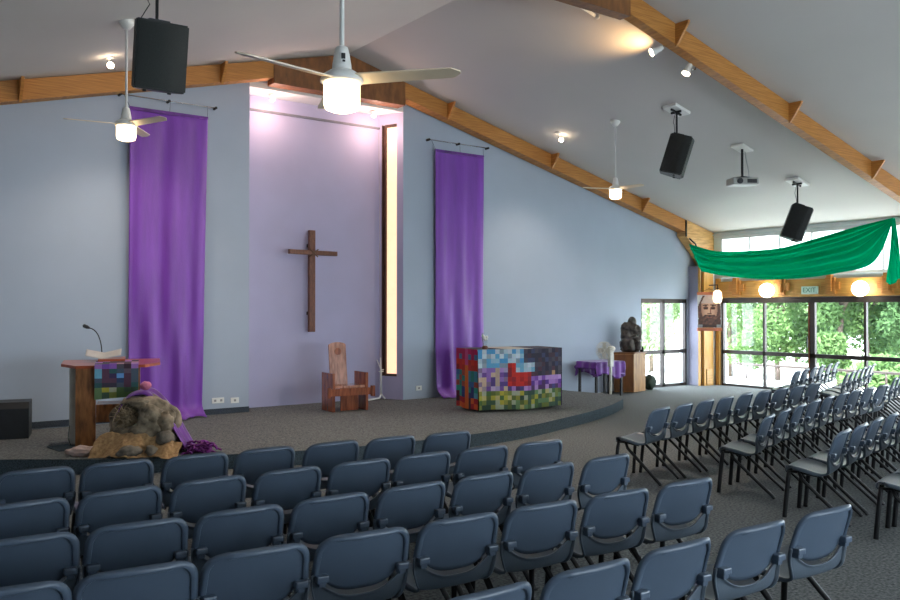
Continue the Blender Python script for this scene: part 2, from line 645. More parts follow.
# rafters
def rafter(y0, y1, idx, fins):
    o = thing('roof_rafter', {0: 'honey timber rafter running along the top of the blue back wall',
                              1: 'nearer honey timber rafter crossing the ceiling at upper right'}[idx], 'beam', (0, 0, 0))
    dp = .30
    for side in (-1, 1):
        x0 = 6.94 + side * 1.28
        x1 = (16.22 if side > 0 else L_X + 1.1)
        e = 0.012
        b = MB()
        b.prism([(x0, ceil_z(x0) - e), (x1, ceil_z(x1) - e), (x1, ceil_z(x1) - dp), (x0, ceil_z(x0) - dp)], y0 + .02, y1)
        b.build('rafter_arm', M_BEAM, o)
        # dark top chord
        xe = 17.3 if side > 0 else L_X
        b = MB()
        zb = 3.0
        b.prism([(x1, ceil_z(x1) - e), (xe, ceil_z(xe) - e), (xe, 2.9), (xe - side * .34, 2.9), (xe - side * .62, 3.22), (x1, ceil_z(x1) - .40)], y0, y1)
        b.build('haunch_plate', M_PALEWOOD, o)
        b = MB().box(min(x1, x1 + side * .03), max(x1, x1 + side * .03), y0 - .015, y0 + .02, ceil_z(x1) - .42, ceil_z(x1) - .03)
        b.build('edge_strip', M_BLACK, o)
    b = MB()
    zf = 5.56 if idx == 0 else 5.66
    b.prism([(5.66, ceil_z(5.66) - .02), (RX, RZ - .02), (8.22, ceil_z(8.22) - .02), (8.22, zf), (5.66, zf)],
            y0, y1 + .0)
    b.build('ridge_gusset', mat('ridge_ply', (.20, .075, .02), .5, var=.3, scale=4, stretch=(3, 3, 1), col2=(.28, .11, .03)), o)
    for fx in fins:
        s = 1 if fx > RX else -1
        z = ceil_z(fx)
        b = MB()
        b.prism([(y0 + .02, z - .02), (y0 - .20, z - .02), (y0 - .19, z - .06), (y0 + .0, z - .33), (y0 + .02, z - .33)],
                fx - .02, fx + .02, 'x')
        b.build('cleat', M_BEAM, o)
    return o


rafter(12.60, 12.86, 0, (1.93, 4.78, 9.2, 11.87, 14.68))
rafter(7.25, 7.43, 1, (9.16, 11.90, 14.45))
rafter(1.60, 1.78, 1, ())['label'] = 'timber rafter overhead behind the seating'

# lintel beam with brackets above the glazed doors
lo = thing('lintel_beam', 'honey timber lintel above the wide glazed doors', 'beam', (0, 0, 0))
MB().box(R_X - .10, R_X + .055, 2.6, 12.40, 2.13, 2.52).build('beam', mat('lintel_timber', (.50, .25, .055), .5, var=.15, scale=3, stretch=(1, .6, 10), col2=(.60, .32, .08)), lo)
for y in (11.87, 10.72, 9.54, 8.33, 7.1, 5.9):
    b = MB().box(R_X - .16, R_X - .10, y - .20, y + .20, 2.28, 2.44).box(R_X - .17, R_X - .10, y - .11, y + .11, 2.18, 2.54, .01)
    b.box(R_X - .22, R_X - .10, y - .05, y + .05, 2.24, 2.60)
    b.build('bracket_block', M_BEAM, lo)

# exterior ground and planting
b = MB().prism([(17.5, -8), (60, -22), (60, 62), (8, 62), (8, 14.2), (17.5, 14.2)], -.9, -.75, 'z')
struct(b.build('ground', mat('pale_concrete', (.62, .61, .58), .9, var=.1, scale=2)))
b = MB().box(R_X + .2, 20.2, -4, 14.2, -.75, -.06)
struct(b.build('floor_patio', mat('patio_concrete', (.6, .6, .57), .9, var=.08, scale=3)))

rail = thing('patio_railing', 'low metal railing outside the wide glazed doors', 'railing', (0, 0, 0))
M_RAIL = mat('rail_metal', (.045, .028, .022), .5, var=.2)
MB().tube([(20.1, -2, .33), (20.1, 14, .33)], .035).build('handrail', M_RAIL, rail)
for k in range(14):
    y = 13.6 - k * .95
    MB().tube([(20.1, y, -.06), (20.1, y, .31)], .028, 8).build('baluster', M_RAIL, rail)

M_LEAF = [leaf_mat('leaf_green', (.07, .15, .05), (.19, .31, .12)),  # leaf colours lightened to carry outdoor haze and overexposure
          leaf_mat('leaf_hazed', (.17, .28, .13), (.36, .48, .26)),
          leaf_mat('leaf_deep', (.05, .11, .05), (.12, .22, .09))]
M_BARK = mat('bark', (.12, .09, .07), .9, var=.4, scale=10, bump=.6)


def tree(label, x, y, h, r, mi, nleaf, trunk=True, zb=-.75, lean=0):
    o = thing('leafy_tree', label, 'tree', (x, y, zb), 0, 'trees beyond the glazed doors')
    t = MB()
    p = [(0, 0, 0), (lean * .3, .05, h * .3), (lean * .6, -.05, h * .55), (lean, 0, h * .8)]
    t.tube(p, [.09, .08, .06, .03], 8)
    for k in range(5):
        a = random.uniform(0, 2 * PI)
        z0 = h * random.uniform(.3, .6)
        t.tube([(lean * .4, 0, z0), (math.cos(a) * r * .35, math.sin(a) * r * .35, z0 + h * .15),
                (math.cos(a) * r * .7, math.sin(a) * r * .7, z0 + h * .25)], [.06, .04, .02], 6)
    t.build('trunk', M_BARK, o)
    f = MB()
    clumps = []
    for k in range(int(10 + r * 6)):
        a = random.uniform(0, 2 * PI)
        rr = r * math.sqrt(random.random()) * .85
        zz = h * random.uniform(.16, .95)
        kk = 1 - abs(zz / h - .55) * .9
        clumps.append((math.cos(a) * rr * kk, math.sin(a) * rr * kk, zz, r * random.uniform(.22, .42)))
    for k in range(nleaf):
        cx, cy_, cz, cr = random.choice(clumps)
        d = Vector((random.gauss(0, 1), random.gauss(0, 1), random.gauss(0, .8))).normalized() * cr * random.uniform(.5, 1.05)
        c = Vector((cx, cy_, cz)) + d
        s = random.uniform(.06, .12)
        u = Vector((random.gauss(0, 1), random.gauss(0, 1), random.gauss(0, 1))).normalized()
        w = u.orthogonal().normalized()
        q = Matrix.Rotation(random.uniform(0, 6.28), 3, u) @ w
        vs = [f._v(c - u * s), f._v(c + q * s * .45), f._v(c + u * s), f._v(c - q * s * .45)]
        f.face(vs)
    f.build('foliage', M_LEAF[mi], o)
    return o


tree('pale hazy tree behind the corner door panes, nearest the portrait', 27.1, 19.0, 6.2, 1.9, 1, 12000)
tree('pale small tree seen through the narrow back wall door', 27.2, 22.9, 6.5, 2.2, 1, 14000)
tree('bright green broad tree left of the thick door mullion', 25.6, 16.1, 6.0, 2.0, 0, 14000)
tree('slim trunked tree right of the thick door mullion', 24.4, 13.3, 5.8, 1.6, 0, 12000, lean=.4)
tree('dense green tree behind the right hand door panes', 26.9, 13.7, 6.0, 2.3, 2, 16000)
tree('deep green tree at far right of the glazed doors', 25.8, 11.0, 5.8, 1.9, 2, 14000)
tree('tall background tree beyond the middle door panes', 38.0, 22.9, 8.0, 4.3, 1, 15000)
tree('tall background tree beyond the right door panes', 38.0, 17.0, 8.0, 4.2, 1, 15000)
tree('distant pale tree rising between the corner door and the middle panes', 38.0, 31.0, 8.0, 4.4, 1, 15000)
tree('rounded green tree filling the gap right of the thick mullion', 29.6, 15.9, 6.2, 2.1, 0, 14000)
tree('slender green tree behind the rightmost visible door pane', 30.6, 14.0, 6.2, 2.3, 0, 14000)
for (x, y, r_, lb) in ((22.6, 11.0, 1.25, 'low leafy shrub outside the right hand door panes, behind the railing'),
                       (21.9, 7.2, 1.1, 'low leafy shrub outside the doors at the right edge')):
    o = thing('leafy_shrub', lb, 'shrub', (x, y, -.75), 0, 'shrubs outside the glazed doors')
    f = MB()
    for k in range(3200):
        d = Vector((random.gauss(0, 1), random.gauss(0, 1), abs(random.gauss(0, .9)))).normalized() * r_ * random.uniform(.6, 1.05)
        c = Vector((0, 0, .1)) + d
        s = random.uniform(.07, .15)
        u = Vector((random.gauss(0, 1), random.gauss(0, 1), random.gauss(0, 1))).normalized()
        w = u.orthogonal().normalized()
        f.face([f._v(c - u * s), f._v(c + w * s * .45), f._v(c + u * s), f._v(c - w * s * .45)])
    f.build('foliage', M_LEAF[0], o)
    MB().tube([(0, 0, 0), (.05, 0, r_ * .7)], .04, 6).build('stem', M_BARK, o)

# ------------------------------------------------------------------ lights in the recess
def recess_spot(x, label):
    o = thing('recess_downlight', label, 'spotlight', (x, 13.10, SOF - .01), 0, 'downlights in the recess soffit')
    MB().lathe([(.05, 0), (.055, -.02), (.05, -.10), (.04, -.11)], seg=16).build('lamp_housing', M_WHITE, o)
    MB().lathe([(.038, -.112), (.03, -.118)], seg=16).build('lamp_lens', M_BULB, o)
    ld = bpy.data.lights.new('downlight', 'POINT')
    ld.energy = 10
    ld.color = (1.0, .66, .55)
    ld.shadow_soft_size = .10
    l = bpy.data.objects.new('downlight', ld)
    C.objects.link(l)
    l.parent = o
    l.location = (0, -.16, -.32)
    return o


recess_spot(5.85, 'small lit downlight at left of the recess soffit')
recess_spot(7.85, 'small lit downlight at right of the recess soffit, above the slit window')


# ------------------------------------------------------------------ cross
M_IRON = mat('dark_iron', (.03, .03, .03), .5, metal=.6)
cr = thing('wooden_cross', 'tall rough dark timber cross fixed on the lilac recess wall', 'cross', (6.68, 13.27, 1.45))
MB().box(-.058, .058, -.035, .035, 0, 1.80, .008).build('upright', M_CROSS, cr)
b = MB()
b.T = Matrix.Translation((0, -.06, 1.40)) @ Matrix.Rotation(.01, 4, 'Y')
b.box(-.47, .47, -.03, .03, -.04, .04, .008)
b.build('crossbar', M_CROSS, cr)
MB().box(-.04, .04, .03, .12, .3, .36).box(-.04, .04, .03, .12, 1.5, 1.56).build('wall_spacer', M_IRON, cr)
b = MB()
b.tube([(-.08, -.08, 1.33), (.08, -.1, 1.46)], .012, 6).tube([(.08, -.08, 1.33), (-.08, -.1, 1.46)], .012, 6)
b.build('rope_lashing', mat('lashing', (.12, .06, .03), .8), cr)


# ------------------------------------------------------------------ banners on rods
def banner(x0, x1, idx):
    y = W_Y - .10
    w = x1 - x0
    rod = thing('banner_rod', {0: 'thin grey metal rod on studs above the left purple banner',
                               1: 'thin grey metal rod on studs above the right purple banner'}[idx], 'rod', (x0, W_Y - .0, 5.06))
    MB().tube([(-.13, -.08, 0), (w + .16, -.08, 0)], .008, 8).build('rail', M_CHROME, rod)
    for xx in (-.13, w * .5, w + .15):
        b = MB().tube([(xx, 0, 0), (xx, -.10, 0)], .022, 10)
        b.build('stud', M_IRON, rod)
    o = thing('purple_banner', {0: 'long purple satin banner on the wall behind the lectern',
                                1: 'long purple satin banner on the wall left of the patchwork altar'}[idx], 'banner', (x0, y, 0))
    H0, H1 = STG + .01, 4.86

    def fn(u, v):
        z = H1 + (H0 - H1) * v
        low = v ** 1.5
        xx = u * w
        if idx == 1:
            xx = u * w * (1 - .03 * v) + .04 * v
        else:
            xx = u * w * (1 - .06 * v)
        amp = .006 + .035 * low
        f = math.sin(u * 17 + 1.5 * math.sin(v * 4) + idx) * amp + math.sin(u * 31 + v * 3) * amp * .3 + .02 * math.sin(u * 5 + v * 2)
        yy = -.02 + f
        if v > .955:
            k = (v - .955) / .045
            yy -= k * k * (.22 + .08 * math.sin(u * 13))
            z = max(z, STG + .012 + .02 * abs(math.sin(u * 19)) * k)
        return (xx, yy, z)
    b = MB()
    b.grid(fn, 56, 90)
    b.build('cloth', M_PURPLE, o, thick=.004)
    MB().box(-.01, w + .01, -.035, -.01, 4.84, 4.89, .004).build('top_batten', M_PURPLE2, o)
    b = MB()
    for xx in (.0, w * .5, w):
        b.tube([(xx, -.02, 4.88), (xx + (.02 if xx else -.08), .015, 5.06)], .003, 5)
    b.build('hanging_cord', M_IRON, o)


banner(3.43, 4.61, 0)
banner(9.03, 10.18, 1)


# ------------------------------------------------------------------ patchwork altar
def col_mesh(o, colors):
    me = o.data
    a = me.color_attributes.new('patch', 'FLOAT_COLOR', 'CORNER')
    for p in me.polygons:
        c = colors[p.index] if p.index < len(colors) else (.3, .3, .3)
        for li in p.loop_indices:
            a.data[li].color = (*c, 1)


M_QUILT = attr_mat('patchwork_cotton')
rq = random.Random(11)


def lin(h):
    h = h.lstrip('#')
    r = [int(h[i:i + 2], 16) / 255 for i in (0, 2, 4)]
    return tuple(((c / 12.92) if c <= .04045 else ((c + .055) / 1.055) ** 2.4) * 1.12 for c in r)


SKY = [lin(c) for c in ('8fb6cc', '5aa0c8', 'a9c0cc', '7f93a0', 'c2d4dc', '6ea6c4', '93a3ab', '4b93c4', 'b8c6cf')]
DARK = [lin(c) for c in ('2f2c3c', '3b3648', '4a4450', '26243a', '46303c', '55505a', '3a4060', '50303f')]
REDS = [lin(c) for c in ('a01818', 'b82018', '7a1420', '8c1a28', 'c02a20')]
LAV = [lin(c) for c in ('a583c0', '8a68b0', '6d4a92', 'b8a2c8', '9a8a92', 'c4a890', '7e6a88', '54407e', '9f92b6')]
LILAC = [lin(c) for c in ('b48ac8', 'a878c0', 'c49cd4', '8c5cb0', '7a4aa4')]
PURP = [lin(c) for c in ('6a3a98', '583088', '8448a0', '503060', '9c6cb4', '46407c')]
GRN = [lin(c) for c in ('5c6a30', '74803c', '8c8c3a', '3f5a44', 'b0a83a', '4a6a3a', '2e4a3c', 'a0a890', '6a8a5c', 'bcb070')]
SIDE = {0: [lin(c) for c in ('c02060', 'd83078', 'b02058', '4a7aa0')], 1: [lin(c) for c in ('d03820', 'c82c28', 'a02028', 'b83020')],
        2: [lin(c) for c in ('3a6aa0', '2f8c80', '3f8ca0', 'a85040')], 3: [lin(c) for c in ('2a9c88', '602030', '5a9cb0', '30407a')],
        4: [lin(c) for c in ('d85a28', '40202c', 'e06a20', 'b02a30')]}


def front_col(u, v):
    if .33 < u < .42 and .25 < v < .62:
        return rq.choice(REDS)
    if .42 <= u < .60 and .36 < v < .60:
        return rq.choice(REDS)
    if .42 < u < .64 and .20 < v < .36:
        return rq.choice(SKY[:1] + SKY[4:6] + SKY[2:3])
    if v < .30 and u < .50:
        return rq.choice(SKY)
    if v < .46 and u >= .5:
        return rq.choice(DARK + ([lin('b08a60')] if rq.random() < .25 else []))
    if v >= .72:
        return rq.choice(GRN)
    if .17 < u < .23 and .28 < v < .62:
        return lin('b09a88')
    if v < .66 and u < .36:
        return rq.choice(LAV)
    if .46 <= v < .56 and u >= .60:
        return rq.choice(LILAC)
    return rq.choice(PURP + LILAC[:2])


rzA = -0.175
al = thing('altar_table', 'altar table hidden under a bright patchwork quilt on the stage', 'table', (8.31, 10.58, STG), rzA)
AW, AD, AH = 1.62, .76, 1.02
MB().box(.06, AW - .06, .10, AD - .06, .06, AH - .03, .01).build('table_body', M_REDWOOD, al)
MB().box(.08, AW - .08, .16, AD - .08, 0, .06).build('plinth', M_BLACK, al)
q = thing('patchwork_quilt', 'patchwork quilt in blue, red, purple and green squares covering the altar', 'quilt', (8.31, 10.58, STG), rzA)


def bow(u):
    return -.10 * math.sin(PI * min(1, max(0, u)))


def quilt_panel(name, fn, nu, nv, cf):
    b = MB()
    cols = []
    sub = 2
    V = [[b._v(fn(i / (nu * sub), j / (nv * sub))) for i in range(nu * sub + 1)] for j in range(nv * sub + 1)]
    grid = [[cf((i + .5) / nu, (j + .5) / nv) for i in range(nu)] for j in range(nv)]
    for j in range(nv * sub):
        for i in range(nu * sub):
            f = b.face([V[j][i], V[j][i + 1], V[j + 1][i + 1], V[j + 1][i]])
            f.smooth = True
            cols.append(grid[j // sub][i // sub])
    o = b.build(name, M_QUILT, q)
    col_mesh(o, cols)
    return o


def drop(v, u):
    return AH - v * (AH - .03 - .01 * math.sin(u * 9)) + .004


quilt_panel('front_drop', lambda u, v: (u * AW, bow(u) + .012 * math.sin(u * 21) * v - .05 * v * (u < .001), drop(v, u)), 22, 13, front_col)


def side_col(u, v):
    if .42 < u < .58:
        return lin('d8702c') if v > .3 else lin('c8508a')
    return rq.choice(SIDE[min(4, int(v * 5))])


quilt_panel('left_drop', lambda u, v: (-.01 + .012 * math.sin(u * 14) * v, AD * (1 - u), drop(v, u)), 7, 11, side_col)
quilt_panel('right_drop', lambda u, v: (AW + .01, AD * u, drop(v, u)), 7, 12, lambda u, v: rq.choice(DARK if v < .5 else PURP))
quilt_panel('back_drop', lambda u, v: (AW * (1 - u), AD, drop(v, u)), 14, 11, lambda u, v: rq.choice(DARK))
quilt_panel('top_cover', lambda u, v: (u * AW, bow(u) * (1 - v) + AD * v, AH + .004), 16, 7,
            lambda u, v: lin('d8cfc0') if .3 < u < .62 else rq.choice(DARK + [lin('5a5050')] * 4))

vs = thing('flower_vase', 'small clear glass holding pale flowers on the altar, left end', 'vase', at(485, 346.6, 13.5).to_tuple())
vs.location.z = STG + AH + .008
MB().lathe([(.05, 0), (.055, .02), (.045, .05), (.03, .06)], seg=16).build('base', mat('vase_base', (.14, .05, .03), .3, var=.3), vs)
MB().lathe([(.03, .06), (.04, .09), (.042, .14), (.046, .2)], seg=16, cap=False).build('glass', M_CLEAR, vs)
b = MB()
for k in range(5):
    a = k * 1.3
    b.ball((.03 * math.cos(a), .03 * math.sin(a), .17 + .025 * (k % 3)), .026, 2, amp=.4, freq=4, seed=k)
b.build('petals', mat('pale_petal', (.75, .75, .7), .6), vs)
MB().tube([(-.03, 0, .06), (-.05, .01, .19), (-.05, 0, .27)], .004, 6).build('stem', mat('stem_green', (.1, .2, .08), .6), vs)

# ------------------------------------------------------------------ lectern
le = thing('lectern', 'red-brown timber lectern with a wide tray top at left of the stage', 'lectern', (2.72, 11.0, STG), math.radians(-16))
M_LECT = mat('lectern_timber', (.22, .075, .018), .35, var=.5, scale=3, stretch=(6, 6, 1.5), col2=(.42, .17, .05), coat=.3)
M_LTOP = mat('lectern_top_timber', (.42, .09, .03), .3, var=.3, scale=4, stretch=(1, 8, 8), coat=.4)
M_LSIDE = mat('lectern_side_laminate', (.55, .53, .46), .5, var=.1)
MB().box(-.38, -.15, -.26, -.23, 0, .96, .004).box(-.38, -.355, -.23, .1, 0, .96, .003).build('front_panel', M_LECT, le)
MB().box(-.46, -.385, -.10, .28, 0, .96, .004).build('side_panel', M_LSIDE, le)
MB().box(.32, .36, -.23, .25, 0, .96, .004).build('side_panel', M_LECT, le)
MB().box(-.15, .32, -.20, .22, .28, .50, .004).build('shelf', M_LECT, le)
b = MB()
b.T = Matrix.Translation((0, 0, 1.0)) @ Matrix.Rotation(math.radians(4), 4, 'X')
b.prism([(-.555, -.10), (-.38, -.33), (.42, -.33), (.60, -.14), (.60, .26), (-.555, .26)], -.02, .015, 'z')
b.build('tray_top', M_LTOP, le)
b = MB()
b.T = Matrix.Translation((0, 0, 1.02)) @ Matrix.Rotation(math.radians(4), 4, 'X')
b.box(-.14, .18, -.05, .20, 0, .035, .006)
b.build('book_rest', M_LTOP, le)
b = MB()
b.tube([(-.42, -.05, .96), (-.43, -.07, .5), (-.47, -.11, .1), (-.44, -.12, .0)], .005, 6)
b.build('cable', mat('green_cable', (.02, .05, .03), .5), le)

mic = thing('gooseneck_microphone', 'black gooseneck microphone curving up from the lectern top', 'microphone', (0, 0, 0))
L0 = at(102, 357, 10.75)
L0.z = STG + 1.05
mic.location = L0
MB().lathe([(.03, 0), (.03, .015), (.012, .03)], seg=14).build('base', M_BLACK, mic)
pth = []
for k in range(11):
    t = k / 10
    pth.append(RIGHT * (-.15 * t ** 2.2) + Vector((0, 0, .03 + .36 * math.sin(t * 1.45))) + FWH * (-.03 * t))
MB().tube(pth, .007, 8).build('gooseneck', M_BLACK, mic)
e = pth[-1]
MB().tube([e, e - RIGHT * .03 + Vector((0, 0, .012)), e - RIGHT * .075 + Vector((0, 0, .03)), e - RIGHT * .085 + Vector((0, 0, .034))], [.012, .024, .024, .012], 10).build('capsule', M_BLACK, mic)

pp = MB()
pp.T = Matrix.Translation(le.location) @ Matrix.Rotation(math.radians(-16), 4, 'Z') @ Matrix.Translation((-.08, .12, 1.040)) @ Matrix.Rotation(math.radians(14), 4, 'X')
pp.grid(lambda u, v: (-.21 + .42 * u, -.10 + .28 * v, .012 + .05 * abs(u - .5) * 2 + .02), 12, 4)
tag(pp.build('open_book', mat('paper', (.55, .53, .50), .7, var=.05), thick=.006), 'open pale book lying on the lectern top', 'book')

# runner over the front edge
rn = thing('patchwork_runner', 'patchwork cloth runner hanging over the front of the lectern', 'cloth', le.location.to_tuple(), math.radians(-16))
b = MB()
cols = []
nu, nv = 6, 8
fnr = lambda u, v: (-.16 + .50 * u, (.05 - .05 * 0 - (v / .30) * .42 if v < .30 else -.375 - .004 * math.sin(u * 9)),
                    (1.028 - (v / .30) * .02 if v < .30 else 1.008 - (v - .30) / .70 * .40 - .03 * (1 - u) * (v > .95)))
V = [[b._v(fnr(i / nu, j / 10)) for i in range(nu + 1)] for j in range(11)]
for j in range(10):
    for i in range(nu):
        b.face([V[j][i], V[j][i + 1], V[j + 1][i + 1], V[j + 1][i]])
        if j < 4:
            c = rq.choice(LILAC + DARK + [lin('b08a98')])
        elif j > 7:
            c = rq.choice(GRN)
        else:
            c = rq.choice([lin(h) for h in ('30446a', '3c3058', '5a3a50', '2c5a5c', '3a3648', '4a5a6a', '6a5a68')])
        if (i, j) in ((0, 5), (0, 4)):
            c = lin('70b0c8')
        if (i, j) == (3, 5):
            c = lin('6aa0d8')
        cols.append(c)
o = b.build('cloth', M_QUILT, rn)
col_mesh(o, cols)

b = MB()
b.prism([(2.00, 11.05), (2.38, 11.15), (2.42, 10.50), (2.05, 10.62)], STG + .001, STG + .008, 'z')
tag(b.build('floor_mat', M_RISER), 'small dark floor mat left of the lectern foot', 'mat')

# floor monitor
fm = thing('stage_monitor', 'black boxy loudspeaker on the stage floor at far left', 'speaker', (1.58, 12.28, STG), math.radians(-14))
MB().prism([(-.24, 0), (.22, 0), (.22, .47), (-.18, .47), (-.24, .39)], -.44, .44, 'x').build('cabinet', M_BLACK, fm)
MB().prism([(-.262, .03), (-.242, .03), (-.242, .385), (-.262, .38)], -.39, .39, 'x').build('grille', M_GRILLE, fm)
MB().lathe([(.03, 0), (.03, .003)], seg=16).build('badge', mat('blue_badge', (.03, .15, .28), .4), fm)
bd = fm.children[-1]
bd.location = (0.14, -.262, .10)
bd.rotation_euler = (PI / 2, 0, 0)

# ------------------------------------------------------------------ cave display in front of the lectern
cave_loc = Vector((2.86, 10.02, STG))
cave_rz = math.radians(-37)
cv = thing('rock_cave_model', 'brown model rock cave stuffed with dry twigs, in front of the lectern', 'display', cave_loc.to_tuple(), cave_rz)
M_ROCK = mat('papier_rock', (.12, .095, .06), .9, var=.6, scale=9, bump=1.0, bscale=14, col2=(.36, .29, .20))
M_TWIG = mat('dry_twig', (.34, .26, .16), .8, var=.5, scale=20)


def cave_fn(u, v):
    a = u * 2 * PI
    ph = v * PI / 2
    r = math.cos(ph) ** .6
    x = .42 * r * math.cos(a)
    y = .28 * r * math.sin(a)
    z = .66 * math.sin(ph) ** .85
    p = Vector((x, y, z))
    k = 1 + .20 * noise.noise(p * 6) + .10 * noise.noise(p * 15)
    # hollow opening on the front left
    dx, dz = (x + .15) / .19, (z - .44) / .15
    if y < 0:
        m = max(0, 1 - (dx * dx + dz * dz))
        y = y * (1 - .85 * min(1, m * 1.8))
    return (x * k, y * k, z * (1 + .08 * noise.noise(p * 5)))


b = MB()
b.grid(cave_fn, 72, 30)
b.build('rock_shell', M_ROCK, cv, thick=.01)
b = MB()
rt = random.Random(3)
for k in range(95):
    a = rt.uniform(0, 2 * PI)
    rr = rt.uniform(.0, .15)
    c = Vector((-.15 + math.cos(a) * rr, -.07 - rt.uniform(0, .09), .42 + math.sin(a) * rr * .85))
    dd = Vector((rt.gauss(0, 1), rt.gauss(0, .25), rt.gauss(0, .9))).normalized() * rt.uniform(.05, .13)
    b.tube([c - dd, c + Vector((0, -.02, .01)), c + dd], .004, 4)
b.build('twigs', M_TWIG, cv)
b = MB()
b.ball((.15, -.20, .47), .12, 3, (1, .6, .9), amp=.5, freq=3)
b.ball((.29, -.15, .36), .11, 3, (1, .7, 1.1), amp=.5, freq=3, seed=2)
b.ball((.0, -.16, .60), .08, 3, (1.4, .7, .6), amp=.5, freq=3, seed=5)
b.build('rock_lump', M_ROCK, cv)


def cave_pt(x, y, z):
    return cave_loc + Matrix.Rotation(cave_rz, 3, 'Z') @ Vector((x, y, z))


# purple cloth arching over and behind
pc = MB()
pc.T = Matrix.Translation(cave_loc) @ Matrix.Rotation(cave_rz, 4, 'Z')


def arch(u, v):
    t = u * PI
    ax, az = .43, .70
    q_ = -math.cos(t)
    x = ax * q_ * (1 if q_ < 0 else 1.25)
    z = az * (1 - abs(q_) ** (2.6 if q_ < 0 else 1.5))
    off = (v - .5) * .34
    rip = .015 * math.sin(v * 26 + u * 9)
    return (x * (1 + rip), .10 + off + .03 * math.sin(u * 14), max(.012, z + rip + .02 * math.sin(v * 9)))


pc.grid(arch, 50, 16)
tag(pc.build('purple_throw', M_PURPLE2, thick=.006), 'purple throw draped over the top of the model rock cave', 'cloth')

tc_ = MB()
tc_.T = Matrix.Translation(cave_loc) @ Matrix.Rotation(cave_rz, 4, 'Z')


def tan_fn(u, v):
    x = -.44 + .98 * u
    y = -.24 - .26 * v
    h = .28 * (1 - v) ** 1.1 * (1 - .55 * abs(u - .35) * 1.6)
    n1 = noise.noise(Vector((x * 7, y * 9, 1)))
    n2 = noise.noise(Vector((x * 16, y * 14, 5)))
    z = .015 + max(0, h + .045 * n1 + .02 * n2 + .03 * math.sin(u * 15 + v * 3) * (1 - v * .4))
    return (x + .03 * n2, y + .05 * math.sin(u * 11) * v, z)


tc_.grid(tan_fn, 60, 26)
tag(tc_.build('hessian_cloth', mat('hessian', (.34, .20, .09), .9, var=.25, scale=30, bump=.5, bscale=150, col2=(.48, .30, .14)), thick=.006),
    'tan hessian cloth crumpled at the foot of the model rock cave', 'cloth')
M_STONE = mat('grey_stone', (.12, .11, .09), .85, var=.4, scale=12, bump=.8, col2=(.22, .19, .15))
for (x, y, z, r, s, lb) in ((.02, -.44, .075, .13, (1.1, .6, .55), 'flat grey stone in the middle of the tan cloth'),
                            (.34, -.24, .20, .10, (1, .8, .9), 'upright brown stone on the right of the tan cloth'),
                            (.24, -.40, .08, .07, (1, .8, .8), 'smallest grey stone on the tan cloth')):
    b = MB()
    b.ball((0, 0, 0), r, 3, s, amp=.35, freq=1.6, seed=r * 50)
    o = tag(b.build('stone', M_STONE), lb, 'stone', 'stones on the tan cloth')
    o.location = cave_pt(x, y, z)
b = MB()
b.ball((0, 0, 0), .058, 3, (1.15, 1, .9), amp=.12, freq=2)
o = tag(b.build('pink_ball', mat('pink_wool', (.55, .16, .26), .8, var=.2, scale=30, bump=.5)), 'soft pink ball on top of the model rock cave', 'ball')
o.location = cave_pt(.0, .06, .775)
b = MB()
b.ball((0, 0, .05), .16, 4, (1.25, .55, .40), amp=.35, freq=2.5)
o = tag(b.build('pale_cloth', mat('cream_cloth', (.62, .45, .38), .8, var=.15, scale=20, bump=.4)), 'pale pink bundled cloth left of the tan hessian', 'cloth')
o.location = cave_pt(-.57, -.28, 0)
o.rotation_euler = (0, 0, cave_rz + .1)
b = MB()
for k in range(42):
    a0 = rt.uniform(0, 2 * PI)
    p = Vector((rt.gauss(0, .055), rt.gauss(0, .055), rt.uniform(.02, .13)))
    path = []
    for j in range(7):
        path.append(p.copy())
        a0 += rt.uniform(-.9, .9)
        p = p + Vector((math.cos(a0) * .045, math.sin(a0) * .04, rt.uniform(-.03, .03)))
        p.z = min(.18 - abs(p.x) * .7, max(.014, p.z))
        p.x *= .93
    b.tube(path, .011, 5)
o = tag(b.build('purple_yarn', mat('purple_yarn', (.17, .02, .20), .8, var=.4, scale=10)), 'tangled heap of purple yarn right of the model rock cave', 'yarn')
o.location = cave_pt(.70, -.05, 0)

# ------------------------------------------------------------------ celebrant chair
th = thing('celebrant_chair', 'heavy polished timber chair with a tall narrow pale back in the recess', 'chair', (6.76, 12.20, STG), math.radians(-4))
for s in (-1, 1):
    b = MB().box(s * .30 - .025, s * .30 + .025, -.22, .22, 0, .63, .008)
    b.build('side_panel', M_THRONE, th)
MB().box(-.275, .275, -.20, .18, .38, .42, .008).build('seat', M_THRONEPALE, th)
MB().box(-.40, .40, -.25, -.215, .26, .38, .006).build('front_rail', M_THRONE, th)
for s in (-1, 1):
    MB().box(s * .40 - .03, s * .40 + .03, -.27, -.20, .23, .41, .008).build('rail_peg', M_THRONE, th)
MB().box(-.12, .20, -.10, -.07, .0, .38, .004).build('stretcher_panel', M_THRONE, th)
b = MB()
b.T = Matrix.Translation((-.03, .16, .40)) @ Matrix.Rotation(math.radians(-7), 4, 'X')
prof = []
for k in range(9):
    a = PI * k / 8
    prof.append((.155 * math.cos(a), .68 + .05 * math.sin(a)))
b.prism([(.155, 0)] + prof + [(-.155, 0)], 0, .03, 'y')
b.build('backrest', M_THRONEPALE, th)
b = MB()
b.T = Matrix.Translation((-.03, .155, .40)) @ Matrix.Rotation(math.radians(-7), 4, 'X') @ Matrix.Translation((0, 0, .57)) @ Matrix.Rotation(PI / 2, 4, 'X')
b.lathe([(.060, 0), (.060, .006), (.045, .006), (.045, .002)], seg=24)
b.build('carved_roundel', M_THRONE, th)

